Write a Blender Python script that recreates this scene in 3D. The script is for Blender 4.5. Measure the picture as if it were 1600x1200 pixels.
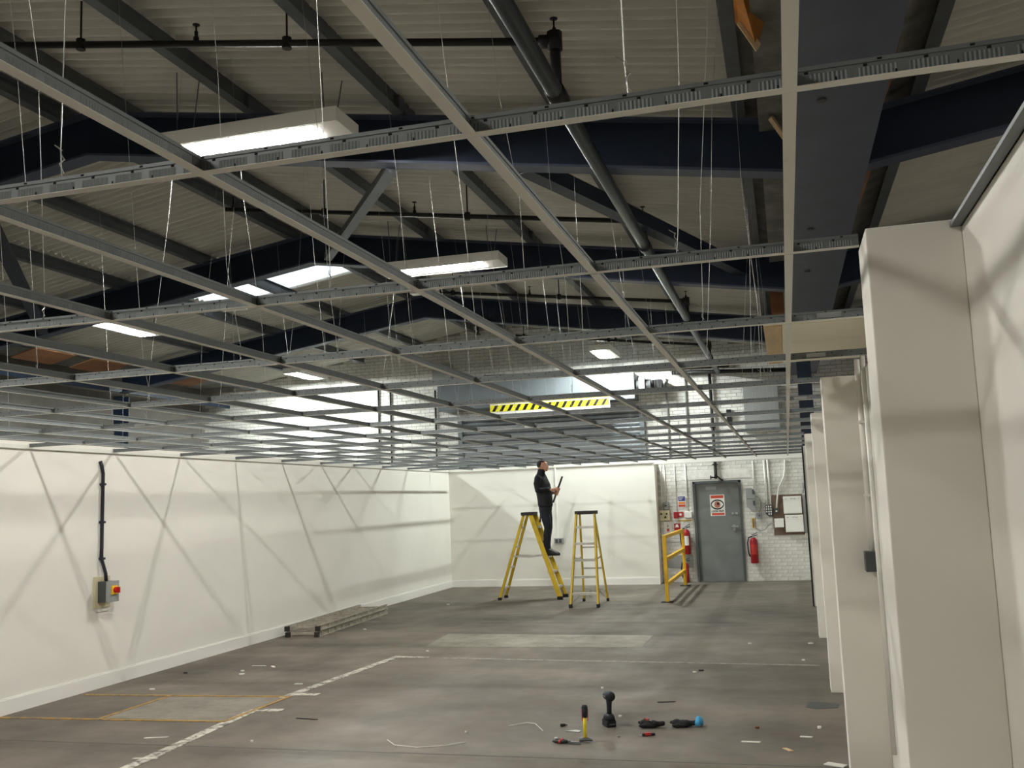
import bpy, bmesh, math, random
from mathutils import Vector, Matrix
random.seed(7)
C = bpy.context.scene.collection
S = bpy.context.scene
for o in list(bpy.data.objects): bpy.data.objects.remove(o)

# ------------------------------------------------------------------ camera
cam = bpy.data.cameras.new('camera'); cam.sensor_width = 36; cam.lens = 36 * 1529 / 1600
cam.clip_start = .05; cam.clip_end = 200
co = bpy.data.objects.new('camera', cam); C.objects.link(co)
yaw, pit, rol = .2685, .1199, -.0381
f0 = Vector((-math.sin(yaw), math.cos(yaw), 0)); r0 = Vector((math.cos(yaw), math.sin(yaw), 0)); u0 = Vector((0, 0, 1))
fw = math.cos(pit) * f0 + math.sin(pit) * u0; up = -math.sin(pit) * f0 + math.cos(pit) * u0
rt = math.cos(rol) * r0 + math.sin(rol) * up; uu = -math.sin(rol) * r0 + math.cos(rol) * up
m = Matrix((rt, uu, -fw)).transposed().to_4x4(); m.translation = (0, 0, 1.8)
co.matrix_world = m
S.camera = co
# ------------------------------------------------------------------ world, exposure
w = bpy.data.worlds.new('world'); S.world = w; w.use_nodes = True
w.node_tree.nodes['Background'].inputs[0].default_value = (.95, .98, 1, 1)
w.node_tree.nodes['Background'].inputs[1].default_value = 7.0
S.view_settings.view_transform = 'Standard'; S.view_settings.look = 'None'
S.view_settings.exposure = 0.13; S.view_settings.gamma = 1.0
S.view_settings.use_curve_mapping = False
TUBE_POWER = 330.0

# ------------------------------------------------------------------ materials
def lin(c):
    return tuple((v / 12.92 if v <= .04045 else ((v + .055) / 1.055) ** 2.4) for v in [x / 255 for x in c])
MAT = {}
def mat(name, rgb, rough=.6, metal=0, var=0, vscale=6, bump=0, bscale=40, spec=.3, stretch=None, emit=0, emitcol=None):
    m = bpy.data.materials.new(name); m.use_nodes = True
    nt = m.node_tree; b = nt.nodes['Principled BSDF']; L = nt.links
    col = lin(rgb) + (1,)
    b.inputs['Base Color'].default_value = col
    b.inputs['Roughness'].default_value = rough; b.inputs['Metallic'].default_value = metal
    b.inputs['Specular IOR Level'].default_value = spec
    if emit:
        b.inputs['Emission Color'].default_value = (emitcol or (1, 1, 1)) + (1,)
        b.inputs['Emission Strength'].default_value = emit
    if var or bump:
        tc = nt.nodes.new('ShaderNodeTexCoord'); mp = nt.nodes.new('ShaderNodeMapping')
        L.new(tc.outputs['Object'], mp.inputs[0])
        if stretch: mp.inputs['Scale'].default_value = stretch
    if var:
        n = nt.nodes.new('ShaderNodeTexNoise'); n.inputs['Scale'].default_value = vscale
        n.inputs['Detail'].default_value = 6; n.inputs['Roughness'].default_value = .65
        L.new(mp.outputs[0], n.inputs[0])
        rp = nt.nodes.new('ShaderNodeValToRGB')
        rp.color_ramp.elements[0].position = .3; rp.color_ramp.elements[1].position = .7
        rp.color_ramp.elements[0].color = tuple(v * (1 - var) for v in col[:3]) + (1,)
        rp.color_ramp.elements[1].color = tuple(min(1, v * (1 + var)) for v in col[:3]) + (1,)
        L.new(n.outputs['Fac'], rp.inputs[0]); L.new(rp.outputs[0], b.inputs['Base Color'])
    if bump:
        n2 = nt.nodes.new('ShaderNodeTexNoise'); n2.inputs['Scale'].default_value = bscale; n2.inputs['Detail'].default_value = 4
        L.new(mp.outputs[0], n2.inputs[0])
        bp = nt.nodes.new('ShaderNodeBump'); bp.inputs['Strength'].default_value = bump; bp.inputs['Distance'].default_value = .01
        L.new(n2.outputs['Fac'], bp.inputs['Height']); L.new(bp.outputs[0], b.inputs['Normal'])
    MAT[name] = m
    return m
mat('cream_paint', (228, 225, 216), .75, var=.025, vscale=1.3, bump=.03, bscale=180)
mat('white_paint', (228, 226, 220), .6, var=.03, vscale=2)
mat('gloss_white', (232, 230, 224), .35)
mat('brick_paint', (214, 212, 206), .6, var=.14, vscale=9, bump=.35, bscale=60)
mat('mortar', (158, 154, 147), .9, var=.2, vscale=8)
mat('plain_block', (96, 92, 86), .9, var=.2, vscale=3)
mat('roof_sheet', (202, 200, 192), .85, var=.10, vscale=1.2, bump=.1, bscale=60)
mat('navy_steel', (24, 35, 52), .5, var=.15, vscale=4)
mat('flange_lit', (64, 71, 88), .5, var=.1, vscale=4)  # rafter navy made lighter: bounce from the floor painted into the flanges
mat('valley_steel', (88, 95, 110), .5, var=.1, vscale=3)
mat('purlin_steel', (92, 96, 100), .55, .2, var=.15, vscale=5)
mat('pipe_steel', (62, 66, 70), .4, .35, var=.15, vscale=6)
mat('pipe_black', (30, 29, 28), .5)
mat('tee_white', (214, 212, 203), .5)
mat('tee_end', (92, 92, 90), .45, .5)
mat('dark_hole', (16, 17, 19), .9)
mat('wire', (168, 168, 164), .4, .6)
mat('gutter_grey', (118, 118, 112), .9, var=.35, vscale=4)
mat('ply_orange', (184, 122, 60), .8, var=.2, vscale=3, stretch=(1, 6, 1))
mat('ply_brown', (112, 74, 46), .8, var=.25, vscale=4)
mat('pale_board', (236, 230, 208), .7, var=.05, vscale=3)
mat('pine', (216, 190, 150), .65, var=.14, vscale=3, stretch=(8, 1, 8))
mat('shutter_grey', (128, 132, 136), .4, .4, var=.08, vscale=3)
mat('housing_grey', (112, 118, 122), .5, .2, var=.12, vscale=2)
mat('yellow_sign', (238, 226, 40), .5)
mat('black_sign', (20, 20, 20), .5)
mat('door_grey', (118, 122, 119), .5, var=.1, vscale=3)
mat('door_frame', (82, 86, 86), .5, var=.08, vscale=4)
mat('red_paint', (148, 28, 34), .35)
mat('sign_red', (196, 74, 52), .5)
mat('sign_blue', (52, 62, 136), .5)
mat('sign_orange', (222, 132, 60), .5)
mat('sign_white', (232, 230, 224), .5)
mat('sign_skin', (178, 112, 92), .5)
mat('grey_plastic', (150, 152, 150), .5)
mat('dark_grey', (74, 76, 78), .5)
mat('brown_board', (112, 92, 80), .8, var=.18, vscale=5)
mat('metal_plate', (170, 172, 172), .35, .7)
mat('black_rubber', (24, 24, 25), .6)
mat('dark_cable', (38, 36, 46), .5)
mat('ladder_yellow', (196, 164, 40), .5, var=.12, vscale=7)
mat('rail_yellow', (218, 172, 40), .45, var=.12, vscale=8)
mat('ladder_alu', (186, 182, 172), .4, .5, var=.15, vscale=12)
mat('worn_alu', (172, 166, 152), .5, .3, var=.3, vscale=14)
mat('cap_black', (44, 38, 36), .6)
mat('jacket', (26, 27, 30), .8, var=.25, vscale=18, bump=.3, bscale=30)
mat('trousers', (32, 34, 40), .85, var=.25, vscale=16, bump=.3, bscale=30)
mat('skin', (190, 140, 116), .55)
mat('hair', (34, 27, 23), .8, bump=.5, bscale=200)
mat('shoe', (24, 22, 22), .55)
mat('eye_white', (220, 216, 210), .3)
mat('bar_dark', (34, 34, 36), .5)
mat('tool_black', (34, 38, 42), .55, var=.15, vscale=30)
mat('tool_grey', (120, 124, 126), .35, .7)
mat('tool_red', (178, 52, 46), .5)
mat('tool_yellow', (236, 214, 50), .4)
mat('glove_black', (30, 30, 32), .85, var=.25, vscale=40, bump=.6, bscale=80)
mat('glove_blue', (70, 152, 200), .7, var=.15, vscale=40)
mat('scrap_white', (224, 222, 214), .7)
mat('scrap_dark', (44, 42, 40), .8)
mat('isolator_beige', (200, 190, 158), .6)
mat('isolator_yellow', (236, 196, 40), .45)
mat('isolator_red', (196, 34, 40), .4)
mat('yellow_paint', (196, 152, 58), .7, var=.2, vscale=9)
mat('tape_yellow', (196, 160, 70), .6)
mat('reflector', (235, 235, 232), .3)
def tube_mat(name, col, power):
    m = bpy.data.materials.new(name); m.use_nodes = True; nt = m.node_tree
    nt.nodes.clear(); e = nt.nodes.new('ShaderNodeEmission'); o = nt.nodes.new('ShaderNodeOutputMaterial')
    e.inputs[0].default_value = col + (1,); e.inputs[1].default_value = power
    nt.links.new(e.outputs[0], o.inputs[0]); MAT[name] = m
tube_mat('tube_warm', (1, .98, .93), TUBE_POWER * 1.2)
tube_mat('tube_added', (1, .97, .90), TUBE_POWER * .7)  # tubes of the extra fixtures added out of view
tube_mat('tube_cool', (.93, 1.0, .97), TUBE_POWER * 1.7)
tube_mat('tube_dim', (1, .98, .93), TUBE_POWER * 1.1)

def galv():
    m = mat('tee_galv', (112, 117, 118), .5, .25); nt = m.node_tree; L = nt.links; b = nt.nodes['Principled BSDF']
    tc = nt.nodes.new('ShaderNodeTexCoord'); sp = nt.nodes.new('ShaderNodeSeparateXYZ'); L.new(tc.outputs['Object'], sp.inputs[0])
    def mth(op, a, bb=None):
        n = nt.nodes.new('ShaderNodeMath'); n.operation = op
        for i, v in enumerate((a, bb)):
            if v is None: continue
            if isinstance(v, (int, float)): n.inputs[i].default_value = v
            else: L.new(v, n.inputs[i])
        return n.outputs[0]
    st = mth('SINE', mth('MULTIPLY', sp.outputs['X'], 2 * math.pi / .0075))
    band = mth('MULTIPLY', mth('GREATER_THAN', sp.outputs['Z'], .006), mth('LESS_THAN', sp.outputs['Z'], .023))
    blk = mth('LESS_THAN', mth('FRACT', mth('MULTIPLY', sp.outputs['X'], 1 / .085)), .78)
    h = mth('MULTIPLY', mth('MULTIPLY', st, band), blk)
    bp = nt.nodes.new('ShaderNodeBump'); bp.inputs['Strength'].default_value = .4; bp.inputs['Distance'].default_value = .002
    L.new(h, bp.inputs['Height']); L.new(bp.outputs[0], b.inputs['Normal'])
galv()

def floor_mat():
    m = mat('concrete', (112, 107, 99), .68, spec=.25); nt = m.node_tree; L = nt.links; b = nt.nodes['Principled BSDF']
    tc = nt.nodes.new('ShaderNodeTexCoord')
    def noise(scale, st, det=6, ro=.6):
        mp = nt.nodes.new('ShaderNodeMapping'); mp.inputs['Scale'].default_value = st; L.new(tc.outputs['Object'], mp.inputs[0])
        n = nt.nodes.new('ShaderNodeTexNoise'); n.inputs['Scale'].default_value = scale; n.inputs['Detail'].default_value = det
        n.inputs['Roughness'].default_value = ro; L.new(mp.outputs[0], n.inputs[0]); return n.outputs['Fac']
    def ramp(f, p0, c0, p1, c1):
        r = nt.nodes.new('ShaderNodeValToRGB'); e = r.color_ramp.elements
        e[0].position = p0; e[0].color = c0 + (1,); e[1].position = p1; e[1].color = c1 + (1,); L.new(f, r.inputs[0]); return r.outputs[0]
    def mix(fac, a, bb, mode='MIX'):
        n = nt.nodes.new('ShaderNodeMix'); n.data_type = 'RGBA'; n.blend_type = mode
        if isinstance(fac, (int, float)): n.inputs[0].default_value = fac
        else: L.new(fac, n.inputs[0])
        L.new(a, n.inputs[6]); L.new(bb, n.inputs[7]); return n.outputs[2]
    base = ramp(noise(.55, (1, 1, 1)), .32, lin((90, 85, 78)), .68, lin((128, 121, 111)))
    streak = ramp(noise(.9, (.5, 2.0, 1), 6), .3, (.80, .785, .77), .68, (1.05, 1.03, 1.0))
    c = mix(1.0, base, streak, 'MULTIPLY')
    tyre = ramp(noise(.6, (2.5, .25, 1), 4), .54, (1, 1, 1), .70, (.84, .82, .81))
    c = mix(1.0, c, tyre, 'MULTIPLY')
    spots = ramp(noise(9, (1, 1.6, 1), 8, .75), .68, (0, 0, 0), .76, (.5, .5, .5))
    wh = nt.nodes.new('ShaderNodeRGB'); wh.outputs[0].default_value = lin((170, 166, 156)) + (1,)
    c = mix(spots, c, wh.outputs[0])
    L.new(c, b.inputs['Base Color'])
    bp = nt.nodes.new('ShaderNodeBump'); bp.inputs['Strength'].default_value = .15; bp.inputs['Distance'].default_value = .01
    L.new(noise(30, (1, 1, 1)), bp.inputs['Height']); L.new(bp.outputs[0], b.inputs['Normal'])
    r = ramp(noise(2.0, (1, 1, 1)), .3, (.5, .5, .5), .7, (.8, .8, .8)); L.new(r, b.inputs['Roughness'])
floor_mat()
def worn(name, rgb, lo, hi, scale=7):
    m = mat(name, rgb, .7); nt = m.node_tree; L = nt.links; b = nt.nodes['Principled BSDF']
    tc = nt.nodes.new('ShaderNodeTexCoord'); n = nt.nodes.new('ShaderNodeTexNoise'); n.inputs['Scale'].default_value = scale
    n.inputs['Detail'].default_value = 9; n.inputs['Roughness'].default_value = .75; L.new(tc.outputs['Object'], n.inputs[0])
    r = nt.nodes.new('ShaderNodeValToRGB'); e = r.color_ramp.elements
    e[0].position = lo; e[0].color = lin((104, 99, 92)) + (1,); e[1].position = hi; e[1].color = lin(rgb) + (1,)
    L.new(n.outputs['Fac'], r.inputs[0]); L.new(r.outputs[0], b.inputs['Base Color'])
worn('line_white', (198, 194, 182), .42, .54, 10)
worn('line_faint', (150, 145, 135), .38, .56, 12)
worn('line_yellow', (172, 134, 68), .36, .54, 12)
worn('patch_concrete', (152, 147, 133), .3, .62, 2.2)
worn('patch_grey', (142, 136, 124), .3, .66, 2.6)
def rooflight_mat():
    m = bpy.data.materials.new('rooflight'); m.use_nodes = True; nt = m.node_tree; nt.nodes.clear()
    o = nt.nodes.new('ShaderNodeOutputMaterial'); t = nt.nodes.new('ShaderNodeBsdfTranslucent'); d = nt.nodes.new('ShaderNodeBsdfDiffuse')
    t.inputs[0].default_value = (.75, .78, .8, 1); d.inputs[0].default_value = (.7, .7, .68, 1)
    x = nt.nodes.new('ShaderNodeMixShader'); x.inputs[0].default_value = .35
    nt.links.new(t.outputs[0], x.inputs[1]); nt.links.new(d.outputs[0], x.inputs[2]); nt.links.new(x.outputs[0], o.inputs[0]); MAT['rooflight'] = m
rooflight_mat()

# ------------------------------------------------------------------ mesh helpers
ORG = {}
def V(*a): return Vector(a)
class MB:
    def __init__(s): s.v = []; s.f = []; s.m = []
    def add(s, vs, fs, mi=0):
        o = len(s.v); s.v += [Vector(p) for p in vs]; s.f += [[o + i for i in q] for q in fs]; s.m += [mi] * len(fs); return s
    def box(s, x0, x1, y0, y1, z0, z1, mi=0):
        vs = [(x, y, z) for z in (z0, z1) for x, y in ((x0, y0), (x1, y0), (x1, y1), (x0, y1))]
        return s.add(vs, [(3, 2, 1, 0), (4, 5, 6, 7), (0, 1, 5, 4), (1, 2, 6, 5), (2, 3, 7, 6), (3, 0, 4, 7)], mi)
    def bar(s, p, q, a, b, side=None, mi=0):
        p = Vector(p); q = Vector(q); d = (q - p).normalized()
        sd = Vector(side) if side else (V(0, 0, 1) if abs(d.z) < .9 else V(1, 0, 0))
        e1 = sd - d * sd.dot(d); e1.normalize(); e2 = d.cross(e1)
        vs = [c + e1 * (sx * a / 2) + e2 * (sy * b / 2) for c in (p, q) for sx, sy in ((-1, -1), (1, -1), (1, 1), (-1, 1))]
        return s.add(vs, [(3, 2, 1, 0), (4, 5, 6, 7), (0, 1, 5, 4), (1, 2, 6, 5), (2, 3, 7, 6), (3, 0, 4, 7)], mi)
    def tube(s, pts, r, n=8, mi=0, sq=1):
        pts = [Vector(p) for p in pts]; k = len(pts); rs = r if isinstance(r, (list, tuple)) else [r] * k
        vs = []; prev = None
        for i, p in enumerate(pts):
            d = (pts[min(i + 1, k - 1)] - pts[max(i - 1, 0)]).normalized()
            if prev is None: e = V(0, 0, 1) if abs(d.z) < .9 else V(1, 0, 0)
            else: e = prev
            e = (e - d * e.dot(d)).normalized(); prev = e; g = d.cross(e)
            for j in range(n):
                t = 2 * math.pi * j / n; vs.append(p + (e * math.cos(t) + g * math.sin(t) * sq) * rs[i])
        fs = [[i * n + j, i * n + (j + 1) % n, (i + 1) * n + (j + 1) % n, (i + 1) * n + j] for i in range(k - 1) for j in range(n)]
        fs += [list(range(n))[::-1], [(k - 1) * n + j for j in range(n)]]
        return s.add(vs, fs, mi)
    def loft(s, rings, n=16, mi=0, p=2.0):
        vs = []
        for (cx, cy, cz, rx, ry) in rings:
            for j in range(n):
                t = 2 * math.pi * j / n; c_, s_ = math.cos(t), math.sin(t)
                vs.append((cx + rx * math.copysign(abs(c_) ** (2 / p), c_), cy + ry * math.copysign(abs(s_) ** (2 / p), s_), cz))
        k = len(rings)
        fs = [[i * n + j, i * n + (j + 1) % n, (i + 1) * n + (j + 1) % n, (i + 1) * n + j] for i in range(k - 1) for j in range(n)]
        fs += [list(range(n))[::-1], [(k - 1) * n + j for j in range(n)]]
        return s.add(vs, fs, mi)
    def ell(s, c, r, n=14, k=8, mi=0, keep=None):
        vs = []; c = Vector(c)
        for i in range(k + 1):
            a = math.pi * i / k
            for j in range(n):
                t = 2 * math.pi * j / n; vs.append(c + V(r[0] * math.sin(a) * math.cos(t), r[1] * math.sin(a) * math.sin(t), r[2] * math.cos(a)))
        fs = [[i * n + j, (i + 1) * n + j, (i + 1) * n + (j + 1) % n, i * n + (j + 1) % n] for i in range(k) for j in range(n)]
        if keep: fs = [q for q in fs if keep(sum((vs[i] for i in q), Vector()) / 4 - c)]
        return s.add(vs, fs, mi)
    def prism(s, poly, plane, a, b, mi=0):
        n = len(poly)
        def P(u, v, t): return {'xz': (u, t, v), 'yz': (t, u, v), 'xy': (u, v, t)}[plane]
        vs = [P(u, v, a) for u, v in poly] + [P(u, v, b) for u, v in poly]
        fs = [list(range(n)), [2 * n - 1 - i for i in range(n)]] + [[i, i + n, (i + 1) % n + n, (i + 1) % n] for i in range(n)]
        return s.add(vs, fs, mi)
    def mesh(s, name, mats, org=(0, 0, 0), smooth=False, weld=True):
        me = bpy.data.meshes.new(name); o = Vector(org)
        me.from_pydata([v - o for v in s.v], [], s.f)
        for x in (mats if isinstance(mats, (list, tuple)) else [mats]): me.materials.append(MAT[x])
        me.polygons.foreach_set('material_index', s.m)
        bm = bmesh.new(); bm.from_mesh(me)
        if weld: bmesh.ops.remove_doubles(bm, verts=bm.verts, dist=1e-6)
        bmesh.ops.recalc_face_normals(bm, faces=bm.faces); bm.to_mesh(me); bm.free()
        if smooth: me.polygons.foreach_set('use_smooth', [True] * len(me.polygons))
        return me
    def build(s, name, mats, parent=None, smooth=False, org=None, bevel=0):
        if parent is not None: og = ORG[parent]
        else: og = Vector(org) if org else Vector((sum(v.x for v in s.v) / len(s.v), sum(v.y for v in s.v) / len(s.v), min(v.z for v in s.v)))
        o = bpy.data.objects.new(name, s.mesh(name, mats, og, smooth))
        C.objects.link(o); ORG[o] = og
        if parent is not None: o.parent = parent
        else: o.location = og
        if bevel:
            b = o.modifiers.new('bevel', 'BEVEL'); b.width = bevel; b.segments = 2; b.limit_method = 'ANGLE'
        return o
def tag(o, label=None, cat=None, group=None, kind=None):
    if label: o['label'] = label
    if cat: o['category'] = cat
    if group: o['group'] = group
    if kind: o['kind'] = kind
    return o
def thing(name, label, cat, loc=(0, 0, 0), group=None, rotz=0, local=False, kind=None):
    o = bpy.data.objects.new(name, None); C.objects.link(o); o.location = loc; o.rotation_euler = (0, 0, rotz)
    o.empty_display_size = .1
    ORG[o] = Vector((0, 0, 0)) if local else Vector(loc)
    return tag(o, label, cat, group, kind)
def inst(name, me, parent, loc, rotz=0):
    o = bpy.data.objects.new(name, me); C.objects.link(o); o.location = Vector(loc) - (ORG[parent] if parent else Vector())
    o.rotation_euler = (0, 0, rotz); ORG[o] = Vector(loc)
    if parent: o.parent = parent
    return o
def remesh(mb, name, mats, parent, vox, smooth_it=2, idx=None):
    o = bpy.data.objects.new('tmp', mb.mesh('tmp', 'skin', ORG[parent])); C.objects.link(o)
    r = o.modifiers.new('r', 'REMESH'); r.mode = 'VOXEL'; r.voxel_size = vox; r.use_smooth_shade = True
    if smooth_it:
        q = o.modifiers.new('s', 'SMOOTH'); q.iterations = smooth_it; q.factor = .5
    dg = bpy.context.evaluated_depsgraph_get(); dg.update()
    me = bpy.data.meshes.new_from_object(o.evaluated_get(dg)); bpy.data.objects.remove(o)
    me.materials.clear()
    for x in (mats if isinstance(mats, (list, tuple)) else [mats]): me.materials.append(MAT[x])
    me.polygons.foreach_set('material_index', [0] * len(me.polygons))
    p = bpy.data.objects.new(name, me); C.objects.link(p); p.parent = parent; ORG[p] = ORG[parent]
    return p
def text(body, size, mt, parent, loc, rot, name='lettering', ext=.0008, xs=1):
    cu = bpy.data.curves.new(name, 'FONT'); cu.body = body; cu.size = size; cu.extrude = ext; cu.align_x = 'CENTER'; cu.align_y = 'CENTER'; cu.offset = size * .035
    o = bpy.data.objects.new('tmp', cu); C.objects.link(o)
    me = bpy.data.meshes.new_from_object(o); bpy.data.objects.remove(o)
    me.materials.clear(); me.materials.append(MAT[mt])
    p = bpy.data.objects.new(name, me); C.objects.link(p)
    p.parent = parent; p.location = Vector(loc) - ORG[parent]; p.rotation_euler = rot; p.scale = (xs, 1, 1); ORG[p] = Vector(loc)
    return p

# ================================================================== STRUCTURE
XL = -7.2; XR = .5; YB = 20.6; YG = 21.0; ZC = 2.513
fl = MB().box(-14, 8, -6, 22, -.1, 0).build('floor', 'concrete', org=(0, 0, 0)); tag(fl, kind='structure')
def strip(name, pts, mt, z=.002):
    b = MB(); n = len(pts)
    b.add([(x, y, z) for x, y in pts] + [(x, y, -.002) for x, y in pts], [list(range(n)), [2 * n - 1 - i for i in range(n)]] + [[i, i + n, (i + 1) % n + n, (i + 1) % n] for i in range(n)])
    return b.build(name, mt, fl)
def rline(name, p, q, wd, mt, z=.002):
    p = Vector(p); q = Vector(q); d = (q - p).normalized(); nn = V(-d.y, d.x) * wd / 2
    return strip(name, [tuple(p - nn), tuple(q - nn), tuple(q + nn), tuple(p + nn)], mt, z)
strip('concrete_patch', [(-4.62, 12.08), (-4.7, 13.25), (-1.82, 13.08), (-1.82, 12.04)], 'patch_concrete')
strip('concrete_patch', [(-6.1, 7.8), (-6.08, 8.76), (-4.85, 8.82), (-4.87, 7.8)], 'patch_grey')
rline('painted_line', (-4.66, 5.2), (-4.83, 8.2), .1, 'line_white', .004)
rline('painted_line', (-4.84, 8.8), (-4.66, 11.32), .1, 'line_white', .004)
rline('painted_line', (-4.66, 11.26), (-4.25, 11.22), .075, 'line_white', .005)
rline('painted_line', (-4.25, 11.2), (.2, 10.86), .06, 'line_faint', .003)
rline('painted_line', (-4.86, 8.22), (-4.55, 8.26), .1, 'line_white', .005)
rline('painted_line', (-4.86, 8.98), (-4.55, 8.98), .1, 'line_white', .005)
for p, q in [((-7.2, 7.7), (-4.83, 7.77)), ((-7.08, 8.77), (-4.79, 8.85)), ((-4.84, 7.74), (-4.8, 8.88)), ((-6.11, 7.74), (-6.09, 8.8))]:
    rline('painted_line', p, q, .042, 'line_yellow', .0065)
# joints cut in the slab
for p, q in [((-7.2, 6.95), (.4, 6.95)), ((-7.2, 17.4), (.4, 17.1)), ((-2.0, 14.6), (-4.1, 20.4)), ((-7, 14.5), (.4, 14.4))]:
    rline('floor_joint', p, q, .009, 'dark_grey', .0015)
strip('oil_stain', [(.02, 8.8), (.1, 8.73), (.28, 8.8), (.3, 8.95), (.16, 9.02), (.05, 8.98)], 'dark_grey', .003)

wl = MB().box(XL - .1, XL, -5, YG, 0, 2.575).build('wall_left', 'cream_paint', org=(XL, 0, 0)); tag(wl, kind='structure')
wb = MB().box(XL, -2.65, YB, YB + .1, 0, 2.56).box(-2.75, -2.65, YB + .1, YG - .02, 0, 2.56).build('wall_back_partition', 'cream_paint', org=(XL, YB, 0)); tag(wb, kind='structure')
hd = MB().box(-2.65, .5, YB - .02, YB + .06, 2.47, 2.56).build('trim_1', 'white_paint', org=(0, YB, 2.47)); tag(hd, kind='structure')
def skirting(name, x0, y0, x1, y1, nx, ny):
    b = MB(); t = .018
    for (z0, z1, tt) in ((0, .135, t), (.135, .15, t * .55)):
        b.box(min(x0, x1, x0 + nx * tt), max(x0, x1, x0 + nx * tt), min(y0, y1, y0 + ny * tt), max(y0, y1, y0 + ny * tt), z0, z1)
    return tag(b.build(name, 'gloss_white', org=(x0, y0, 0)), kind='structure')
skirting('baseboard_left', XL, -4, XL, YB, 1, 0)
skirting('baseboard_back', XL + .02, YB, -2.65, YB, 0, -1)
# right-hand partition and its piers
wr = MB().box(XR, XR + .1, -5, YG, 0, 2.52).build('wall_right', 'cream_paint', org=(XR, 0, 0)); tag(wr, kind='structure')
for i, (y0, d, z) in enumerate([(2.8, .26, 2.512), (6.5, .22, 2.512), (9.43, .22, 2.512), (12.85, .22, 2.512), (16.3, .55, 2.512)]):
    p = MB().box(.255 if i < 4 else .285, XR, y0, y0 + d, 0, z).build('pier', 'cream_paint', wr, bevel=.004)
dp = MB().box(.262, .285, 16.28, 16.33, 0, 2.5).build('black_strip', 'black_rubber', wr)  # thin black strip along the left edge of the last pier
# perimeter shadow angle for the ceiling
for nm, a in {'trim_2': (XL, XL + .024, -4, YB, 2.5, 2.513), 'trim_3': (XL, -2.65, YB - .024, YB, 2.5, 2.513)}.items():
    b = MB().box(*a)
    if nm == 'trim_2': b.box(XL, XL + .003, -4, YB, 2.5, 2.54)
    else: b.box(XL, -2.65, YB - .003, YB, 2.5, 2.54)
    tag(b.build(nm, 'tee_white', org=(XL, 0, 2.5)), kind='structure')
tr = MB().box(XR - .03, XR, -3, 2.8, 2.49, 2.5).box(XR - .004, XR, -3, 2.8, 2.49, 2.528).build('trim_4', 'tee_galv', org=(XR, 0, 2.49)); tag(tr, kind='structure')
# outer shell of the warehouse
def roofz(x):   # top of rafters
    x = -12.82 - (x + 12.82) if x < -12.82 else x
    return 4.68 + .156 * (-x) if -6.17 <= x <= .48 else (4.68 + .156 * (x + 12.34) if x < -6.17 else 4.60 + .156 * (x - .48) + .0)
ws = MB().box(-14, -13.7, -6, 22, 0, 5.6).build('wall_side_left', 'plain_block', org=(-13.8, 0, 0)); tag(ws, kind='structure')
ws = MB().box(7.1, 7.4, -6, 22, 0, 6.4).build('wall_side_right', 'cream_paint', org=(7.7, 0, 0)); tag(ws, kind='structure')
ws = MB().prism([(-14, 0), (8, 0), (8, 6.4), (.5, 5.3), (-6.17, 6.3), (-14, 5.4)], 'xz', -5.8, -5.6).build('wall_front', 'cream_paint', org=(0, -5.7, 0)); tag(ws, kind='structure')
# gable wall of painted brick: mortar backing, bricks proud of it
wg = MB()
gz = [(-14, 0), (-1.9, 0), (-1.9, 2.06), (-.93, 2.06), (-.93, 0), (8, 0), (8, 6.0), (.5, 4.85), (-6.17, 5.9), (-14, 4.75)]
for a, b_ in (((-14, -1.92), (0, 9)), ((-.93, 8), (0, 9)), ((-1.92, -.93), (2.07, 9))):
    pts = [(a[0], b_[0]), (a[1], b_[0])]
    xs = [a[1]] + [x for x in (.5, -6.17) if a[0] < x < a[1]] + [a[0]]
    pts += [(x, {True: 6.3 - .155 * abs(x + 6.17), False: 5.27 + .155 * (x - .5)}[x <= .5]) for x in xs]
    wg.prism(pts, 'xz', YG, YG + .3)
wg = wg.build('wall_back', 'mortar', org=(0, YG, 0)); tag(wg, kind='structure')
mat('mortar_painted', (196, 193, 187), .8, var=.08, vscale=7)
for a_ in ((-2.65, -1.92, 0, 2.5), (-.93, .5, 0, 2.5), (-1.92, -.93, 2.08, 2.5)): MB().box(a_[0], a_[1], YG - .0025, YG + .01, a_[2], a_[3]).build('painted_joint', 'mortar_painted', wg)
bl, bh, bj = .215, .065, .01
bme = MB(); bme.add([(0, 0, 0), (bl, 0, 0), (bl, 0, bh), (0, 0, bh), (.003, -.006, .003), (bl - .003, -.006, .003), (bl - .003, -.006, bh - .003), (.003, -.006, bh - .003)],
                    [(4, 5, 6, 7), (0, 1, 5, 4), (1, 2, 6, 5), (2, 3, 7, 6), (3, 0, 4, 7)])
brick_me = bme.mesh('brick', 'brick_paint')
stuff = MB(); cand = []
row = 0; z = .004
while z < 5.8:
    x = -13.6 + (.1125 if row % 2 else 0)
    while x < 2.5:
        x1 = x + bl; top = (5.82 - .155 * abs(x + .1 + 6.17)) if x < .4 else 4.8 + .155 * (x - .5)
        ok = z + bh < top and not (x1 > -1.96 and x < -.90 and z < 2.11)
        if z < 2.11 and x < -1.96 < x1 and x > -2.7:
            if -1.96 - x > .04: cand.append((x, z, (-1.96 - x) / bl))
        elif z < 2.11 and x < -.90 < x1:
            if x1 + .90 > .04: cand.append((-.90, z, (x1 + .90) / bl))
        elif ok and (z > 2.35 or x > -2.7) and not (z > 2.5 and -6.95 < x and x1 < -2.95 and z < 3.7):
            if z < 2.45 and -2.62 < x < .28: cand.append((x, z, 1))
            else: stuff.add([(x + a, YG + b, z + c) for a, b, c in [tuple(v.co) for v in brick_me.vertices]], [tuple(p.vertices) for p in brick_me.polygons])
        x += bl + bj
    row += 1; z += bh + bj
cand.sort(key=lambda c: abs(c[0] + 1.4) * .8 + abs(c[1] - 1.2) * .5)
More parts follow.
